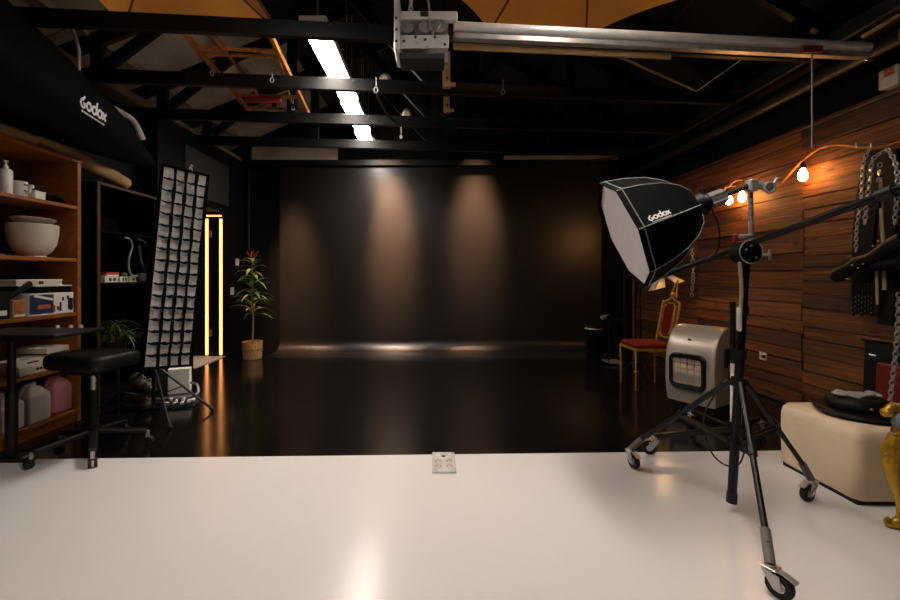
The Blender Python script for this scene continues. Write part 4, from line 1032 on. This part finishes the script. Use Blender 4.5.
mb.rings([[V((x*s_, y*s_, z_)) for x, y in oc] for z_, s_ in ((-.014, .96), (-.006, 1), (.006, 1), (.014, .95), (.017, .7))]); mb.build('back_pad', 'red_velvet', t)
MB(Mb).tube([V((x*1.04, y*1.04, .0)) for x, y in oc], .008, 6, True).build('pad_frame', 'gold', t)
# rope / chain behind chair hanging on planks
chain([(3.235, 5.35, 1.55), (3.22, 5.3, 1.2), (3.22, 5.33, .95)], 'grey chain hanging behind the octagonal softbox above the red chair', s=1.6)
solo('gold_rope', MB().tube(smooth_path([cb(ym-.07, .96), cb(ym-.05, 1.06), cb(ym-.03, 1.14), cb(ym+.01, 1.06), cb(ym+.04, .98)]), .008, 8), 'gold', cb(ym, .96), 'gold cord looped over the top of the red chair', 'cord')

# small lamp with barn doors
lp = V((2.44, 5.05, 0))
t = thing('barn_door_lamp', lp, 'small lamp with glowing warm flap on a black stand behind the octagonal softbox', 'lamp')
MB().tube([lp+V((0, 0, .05)), lp+V((0, 0, 1.14))], .013, 10).build('pole', 'black_metal', t)
for k in range(3):
    a = k*2.094+.5; MB().tube([lp+V((0, 0, .25)), lp+V((.22*math.cos(a), .22*math.sin(a), .012))], .009, 8).build('leg', 'black_metal', t)
hd = at(663, 277, 4.85)
MB().tube([lp+V((0, 0, 1.13)), hd+V((0, .05, .05))], .012, 8).build('bracket', 'black_metal', t)
LM = Matrix.Translation(hd) @ R3('X', math.radians(168)) @ R3('Y', .25)   # local z = down/forward beam
MB(LM).lathe([(0, -.14), (.055, -.14), (.06, -.02), (.07, .0), (.064, .0), (.05, -.05), (0, -.06)], 20).build('housing', 'black_plastic', t)
MB(LM).sph((0, 0, -.03), (.035, .035, .02), 12).build('bulb', 'lamp_glow', t)
for k in (0, 2, 3):
    Mk = LM @ R3('Z', k*math.pi/2) @ Matrix.Translation((.068, 0, .0)) @ R3('Y', .75)
    MB(Mk).rings([[V((e, y, z_)) for y, z_ in ((-.055, 0), (.055, 0), (.085, .15), (-.085, .15))] for e in (0, .002)]).build('barn_door', 'offwhite_plastic', t)
ld = bpy.data.lights.new('lamp_light', 'SPOT'); ld.energy = 7; ld.color = (1, .62, .28); ld.spot_size = 2.4; ld.shadow_soft_size = .03
lo = bpy.data.objects.new('lamp_light', ld); COL.objects.link(lo)
lo.matrix_world = LM @ Matrix.Translation((0, 0, .0)) @ R3('X', math.pi)
# bin and shelf frame near the back
c = fl(594, 361)
t = thing('waste_bin', c, 'black waste bin with steel rim near the back wall', 'bin')
M = Matrix.Translation(c)
MB(M).lathe([(0, 0), (.105, 0), (.12, .45), (.112, .45), (.10, .03), (0, .02)], 24).build('body', 'black_gloss', t)
MB(M).torus((0, 0, .455), .116, .010, None, 28, 8).build('rim', 'steel', t)
MB(M).lathe([(0, .47), (.06, .468), (.108, .45), (.108, .458), (.06, .48), (0, .485)], 24).build('lid', 'black_plastic', t)
c = fl(613, 364)
t = thing('metal_rack', c, 'black metal rack with pale base and small silver lamp beside the bin', 'rack')
for x, y in ((-.10, -.10), (.10, -.10), (-.10, .14), (.10, .14)): MB().tube([c+V((x, y, 0)), c+V((x, y, .68))], .009, 8).build('post', 'black_metal', t)
MB().box(c+V((0, .02, .03)), (.2, .24, .02), None, .003).build('base_shelf', 'grey_sleeve', t)
MB().box(c+V((0, .02, .60)), (.2, .24, .012), None, .003).build('upper_shelf', 'black_metal', t)
MB().lathe([(0, -.03), (.02, -.028), (.04, .0), (.042, .01), (0, .03)], 16, Matrix.Translation(c+V((-.17, -.1, .64)))).build('lamp_shade', 'chrome', t)
MB().tube([c+V((-.17, -.1, .66)), c+V((-.1, -.1, .67))], .006, 6).build('lamp_arm', 'chrome', t)
for k, (px, y0_) in enumerate(((625, 5.6), (634, 5.45))):
    p = V(((px-435)*y0_/425, y0_, 0)); solo('leaning_pole', MB().cyl(p+V((0, 0, .001)), p+V((.04, .1, 1.35+.1*k)), .016, n=10), ('black_metal', 'cabinet_wood')[k], p, ('black pole standing behind the red chair', 'brown wooden pole standing behind the red chair')[k], 'pole')

# ottoman
t = thing('ottoman', (2.55, 2.45, 0), 'cream leather ottoman by the plank wall with black disc on top', 'ottoman')
ox0, ox1, oy0, oy1 = 2.175, 2.95, 2.19, 2.70
MB().bx(ox0+.02, ox1-.02, oy0+.02, oy1-.02, .004, .03).build('base', 'black_plastic', t)
mb = MB(Matrix.Translation(((ox0+ox1)/2, (oy0+oy1)/2, 0))); rs = []
for zz, s_, bl in ((.028, .97, 0), (.04, .995, 0), (.2, 1.01, 0), (.34, 1.005, 0), (.375, .985, 0), (.395, .94, 0), (.402, .7, 0), (.405, .3, 0)):
    rs.append([V((x*s_, y*s_, zz)) for x, y in rrect(ox1-ox0, oy1-oy0, .05, 5)])
mb.rings(rs); mb.build('cushion', 'cream_leather', t, 60)
# black disc + folded bag
c = V((2.415, 2.43, .406))
t = thing('round_case', c, 'flat round black disc lying on the cream ottoman', 'case')
MB(Matrix.Translation(c)).lathe([(0, 0), (.17, 0), (.185, .008), (.19, .02), (.185, .032), (.165, .038), (0, .038)], 36).build('body', 'black_gloss', t)
MB(Matrix.Translation(c)).torus((0, 0, .022), .189, .006, None, 36, 6).build('rim', 'black_plastic', t)
c2 = c+V((0, 0, .039))
t = thing('folded_bag', c2, 'folded black bag with small badges on the round disc', 'bag')
mb = MB(Matrix.Translation(c2))
rs = []
for zz, s_ in ((0, .97), (.02, 1.02), (.045, .96), (.06, .78), (.064, .4)):
    rs.append([V((.145*s_*math.cos(a*math.pi/12)*(1+.06*math.sin(a*1.7)), .13*s_*math.sin(a*math.pi/12)*(1+.05*math.sin(a*2.3)), zz)) for a in range(24)])
mb.rings(rs); mb.build('body', 'black_leather', t, 50)
for dx, dz in ((-.05, .025), (.03, .022), (.10, .02)):
    p = c2+V((dx, -math.sqrt(max(.001, 1-(dx/.145)**2))*.137, dz)); MB().sph(p, (.010, .005, .008), 8).build('badge', 'steel', t)
mb = MB(); 
for k in range(8): mb.sph(c2+V((-.10+.03*k, .0+.02*math.sin(k*2), .077-.001*k)), (.035, .04, .012), 8, R3('X', .3*math.sin(k)))
solo('plastic_wrap', mb, 'clear_wrap', c2+V((0, 0, .064)), 'crumpled clear plastic wrap on the folded black bag', 'wrap')
# gilded stool with blue-grey cushion
gx0, gx1, gy0, gy1 = 2.19, 2.75, 1.52, 2.0
t = thing('gilded_seat', (2.47, 1.76, 0), 'gilded carved seat with blue grey cushion in front of the cream ottoman', 'seat')
for x, y, sx_, sy_ in ((gx0, gy1, -1, 1), (gx0, gy0, -1, -1), (gx1, gy1, 1, 1), (gx1, gy0, 1, -1)):
    dv = V((sx_*.8, sy_*.35, 0)).normalized()
    prof_ = [(.0, .43, .042), (.022, .37, .044), (.030, .31, .038), (.022, .24, .029), (.006, .17, .022), (-.004, .10, .018), (.0, .05, .018), (.018, .024, .022), (.04, .018, .018), (.048, .034, .011), (.036, .045, .008)]
    pts = smooth_path([V((x, y, .004))+dv*a+V((0, 0, b-.0)) for a, b, r in prof_], 4)
    rr = []
    for i in range(len(prof_)-1):
        for j in range(4): rr.append(prof_[i][2]+(prof_[i+1][2]-prof_[i][2])*j/4)
    rr.append(prof_[-1][2])
    lg = MB().tube(pts, rr, 12).build('leg', 'gilt', t, 60)
    for k in range(7): MB().sph(V((x, y, .004))+dv*(.045+.004*(k % 2))+V((-.02*math.sin(k), -.028+.008*k, .36-.018*abs(k-3))), (.012, .009, .016), 8).build('carving', 'gilt', lg)
mb = MB()
for a, b in (((gx0, gy0), (gx0, gy1)), ((gx1, gy0), (gx1, gy1)), ((gx0, gy0), (gx1, gy0)), ((gx0, gy1), (gx1, gy1))):
    mb.bar((*a, .44), (*b, .44), .05, .07, bev=.012)
mb.build('apron', 'gilt', t)
pts = smooth_path([(gx0-.055, gy1+.01, .555), (gx0-.03, gy1+.01, .575), (gx0+.0, gy1+.01, .555), (gx0+.012, gy1+.01, .51), (gx0+.005, gy1+.01, .45)], 5)
MB().tube(pts, [.016+.014*k/(len(pts)-1) for k in range(len(pts))], 10).build('scroll', 'gilt', t, 60)
MB().sph((gx0-.055, gy1+.01, .55), (.022, .026, .022), 10).build('scroll_end', 'gilt', t)
mb = MB(Matrix.Translation(((gx0+gx1)/2+.01, (gy0+gy1)/2, .47)))
mb.rings([[V((x*s_, y*s_, z_)) for x, y in rrect(.66, .56, .05, 5)] for z_, s_ in ((0, .92), (.03, .99), (.07, .98), (.10, .88), (.112, .6), (.115, .2))]); mb.build('cushion', 'blue_grey_cloth', t, 60)

# red panelled chair back leaning on the wall
t = thing('red_headboard', (3.18, 2.7, 0), 'black framed dark red padded panel leaning on the plank wall', 'panel')
Mp = Matrix.Translation((3.16, 2.72, 0)) @ R3('Y', .05)
MB(Mp).box((0, 0, .36), (.05, .84, .72), None, .008).build('frame', 'black_plastic', t)
MB(Mp).box((-.028, -.02, .33), (.025, .68, .50), None, .012).build('pad', 'red_leather', t)
MB(Mp).box((0, 0, .725), (.07, .88, .02), None, .005).build('top_rail', 'black_gloss', t)
MB(Mp).cyl((-.03, .33, .62), (-.045, .36, .625), .006, n=8).build('stud', 'chrome', t)
# wall socket on planks
p = onX(764, 356, 3.262)
t = thing('wall_socket', p, 'white wall socket low on the plank wall', 'socket')
MB().bx(3.245, 3.268, p.y-.045, p.y+.045, p.z-.04, p.z+.04, .005).build('plate', 'white_plastic', t)
for dy in (-.015, .015): MB().cyl((3.244, p.y+dy, p.z), (3.2465, p.y+dy, p.z), .006, n=8).build('pin_hole', 'mark_dark', t)
MB().box((3.235, p.y-.03, p.z+.0), (.02, .03, .03), None, .004).build('plug', 'mark_dark', t)

# festoon cord with bulbs
X = 3.17
cp = [onX(912, 138, X), onX(885, 146, X), onX(862, 147, X), onX(838, 144.5, X), onX(818, 149, X), onX(800, 163, X), onX(786, 178, X), onX(775, 189, X), onX(764, 190, X), onX(748, 181, X), onX(737, 180, X), onX(727, 187, X), onX(716, 192, X), onX(700, 196, X)]
t = thing('festoon_cord', cp[3], 'orange lit cord looping along the plank wall with bulbs', 'cord')
MB().tube(smooth_path(cp), .011, 8).build('cord', 'cord_rope', t)
for q in (cp[2], cp[4], cp[8], cp[11]): MB().cyl(q+V((0, 0, 0)), q+V((.10, 0, .01)), .006, n=6).build('hook', 'steel', t)
solo('straight_cable', MB().tube([onX(822, 166.5, 3.22), onX(905, 142, 3.22)], .009, 8), 'cord_rope', onX(822, 166, 3.22), 'straight orange cable below the looping cord', 'cable')
for (px, py, lab) in ((803, 174, 'glowing pear shaped bulb nearest on the plank wall'), (742, 196, 'glowing bulb beside the chrome rod, right of its neighbour'), (729, 199, 'glowing bulb beside the silver softbox mount')):
    p = onX(px, py, 3.14)
    t = thing('filament_bulb', p, lab, 'bulb', 'filament bulbs on the plank wall')
    M = Matrix.Translation(p)
    MB(M).lathe([(0, -.062), (.016, -.058), (.030, -.042), (.035, -.02), (.030, .01), (.018, .04), (.013, .05)], 20).build('glass', 'bulb_glass', t)
    MB(M).lathe([(.016, .048), (.018, .05), (.018, .095), (.008, .105), (0, .105)], 16).build('holder', 'mark_dark', t)
    MB(M).tube([(0, 0, .1), (.01, 0, .16), (.03, 0, .20)], .004, 6).build('lead', 'cord_rope', t)
# leather gear and chains on the wall
X = 3.18
def hang(name, pxs, label, mt, wd=.05, th=.02, X=3.2, cat='strap', group=None):
    pts = [onX(a, b, X) for a, b in pxs]; pts = smooth_path(pts, 5); t = thing(name, pts[0], label, cat, group)
    mb = MB(); rs = []
    for i, p in enumerate(pts):
        q = (pts[min(i+1, len(pts)-1)]-pts[max(i-1, 0)]).normalized(); sd = q.cross(V((1, 0, 0))).normalized()
        rs.append([p+sd*wd/2-V((th, 0, 0)), p+sd*wd/2, p-sd*wd/2, p-sd*wd/2-V((th, 0, 0))])
    mb.rings(rs); mb.build('strap', mt, t)
    return t, pts
hang('leather_strap', [(872, 152), (866, 180), (860, 230), (858, 300)], 'broad black leather strap hanging leftmost on the plank wall', 'black_leather', .07, .02, 3.2)
hang('leather_strap', [(880, 150), (875, 200), (868, 260), (866, 312)], 'black leather strap hanging between the two chains', 'black_leather', .09, .03, 3.2)
hang('leather_strap', [(893, 150), (892, 200), (891, 260), (889, 325)], 'black leather strap hanging at the picture edge beside the beige straps', 'black_leather', .10, .03, 3.2)
hang('beige_strap', [(881, 178), (882, 215), (884, 250), (885, 290)], 'beige webbing strap hanging behind the boom arm', 'strap_beige', .022, .008, 3.14)
hang('beige_strap', [(877, 270), (877.5, 288), (878, 305)], 'short beige strap under the studded black collar', 'strap_beige', .016, .006, 3.13)
t = thing('studded_harness', onX(870, 262, 3.05), 'padded black leather harness with silver studs on the plank wall', 'harness')
A = onX(838, 276, 3.06); B = onX(905, 238, 3.0)
MB().tube(smooth_path([A, A.lerp(B, .25)+V((0, 0, .01)), A.lerp(B, .55)+V((0, 0, -.01)), B]), [.046+.006*math.sin(k*.9) for k in range(19)], 14).build('pad', 'black_leather', t, 60)
MB().sph(A, (.046, .05, .046), 12).build('pad_end', 'black_leather', t)
A2, B2 = onX(848, 262, 3.09), onX(905, 262, 3.04)
MB().tube(smooth_path([A2, A2.lerp(B2, .5)+V((0, 0, -.02)), B2]), .042, 12).build('lower_pad', 'black_leather', t, 60)
for px, py in ((852, 265), (858, 268), (863, 264), (873, 246), (878, 241), (883, 245), (878, 249), (847, 279)):
    p = onX(px, py, 2.985); MB().sph(p, .0065, 8).build('stud', 'chrome', t)
t = thing('tassel_whip', onX(865, 280, 3.12), 'black leather tassels with small studs below the harness', 'whip')
for k in range(7):
    a, b = onX(854+3.2*k, 283, 3.12), onX(853+3.2*k, 316-(k % 3)*2, 3.12)
    MB().tube([a, b], .009, 6).build('tassel', 'black_leather', t)
    for q in (.45, .6, .75, .9): MB().sph(a.lerp(b, q)+V((-.009, 0, 0)), .003, 6).build('stud', 'chrome', t)
G = 'chains on the plank wall'
chain([onX(870, 148, 3.11), onX(863, 165, 3.11), onX(861, 200, 3.11), onX(857, 225, 3.11), onX(856, 250, 3.11)], 'steel chain hanging from the left hook to the harness', s=1.05, group=G)
chain([onX(883, 152, 3.09), onX(873, 160, 3.09), onX(869, 185, 3.09), onX(866, 210, 3.09), onX(865, 222, 3.09)], 'steel chain looping down left of the middle hook', s=1.15, group=G)
chain([onX(888, 150, 3.09), onX(895, 162, 3.09), onX(898, 185, 3.09), onX(896, 210, 3.09), onX(895, 222, 3.09)], 'steel chain looping down right of the middle hook', s=1.15, group=G)
chain([onX(880, 165, 3.12), onX(879, 180, 3.12)], 'short piece of chain above the beige webbing strap', s=1.1, group=G)
chain([onX(899, 295, 3.06), onX(897, 340, 3.06), onX(892, 385, 3.06), onX(890, 402, 3.06)], 'long steel chain hanging in front of the red padded panel', s=1.25, group=G)
for px, py, lab in ((871, 147, 'steel hook holding the leftmost chain'), (887, 147, 'steel hook holding the two looping chains')):
    p = onX(px, py, 3.2); solo('wall_hook', MB().tube(smooth_path([p+V((.08, 0, .02)), p+V((-.05, 0, .02)), p+V((-.10, 0, .0)), p+V((-.11, 0, .03))]), .006, 8), 'steel', p, lab, 'hook', 'hooks on the plank wall')
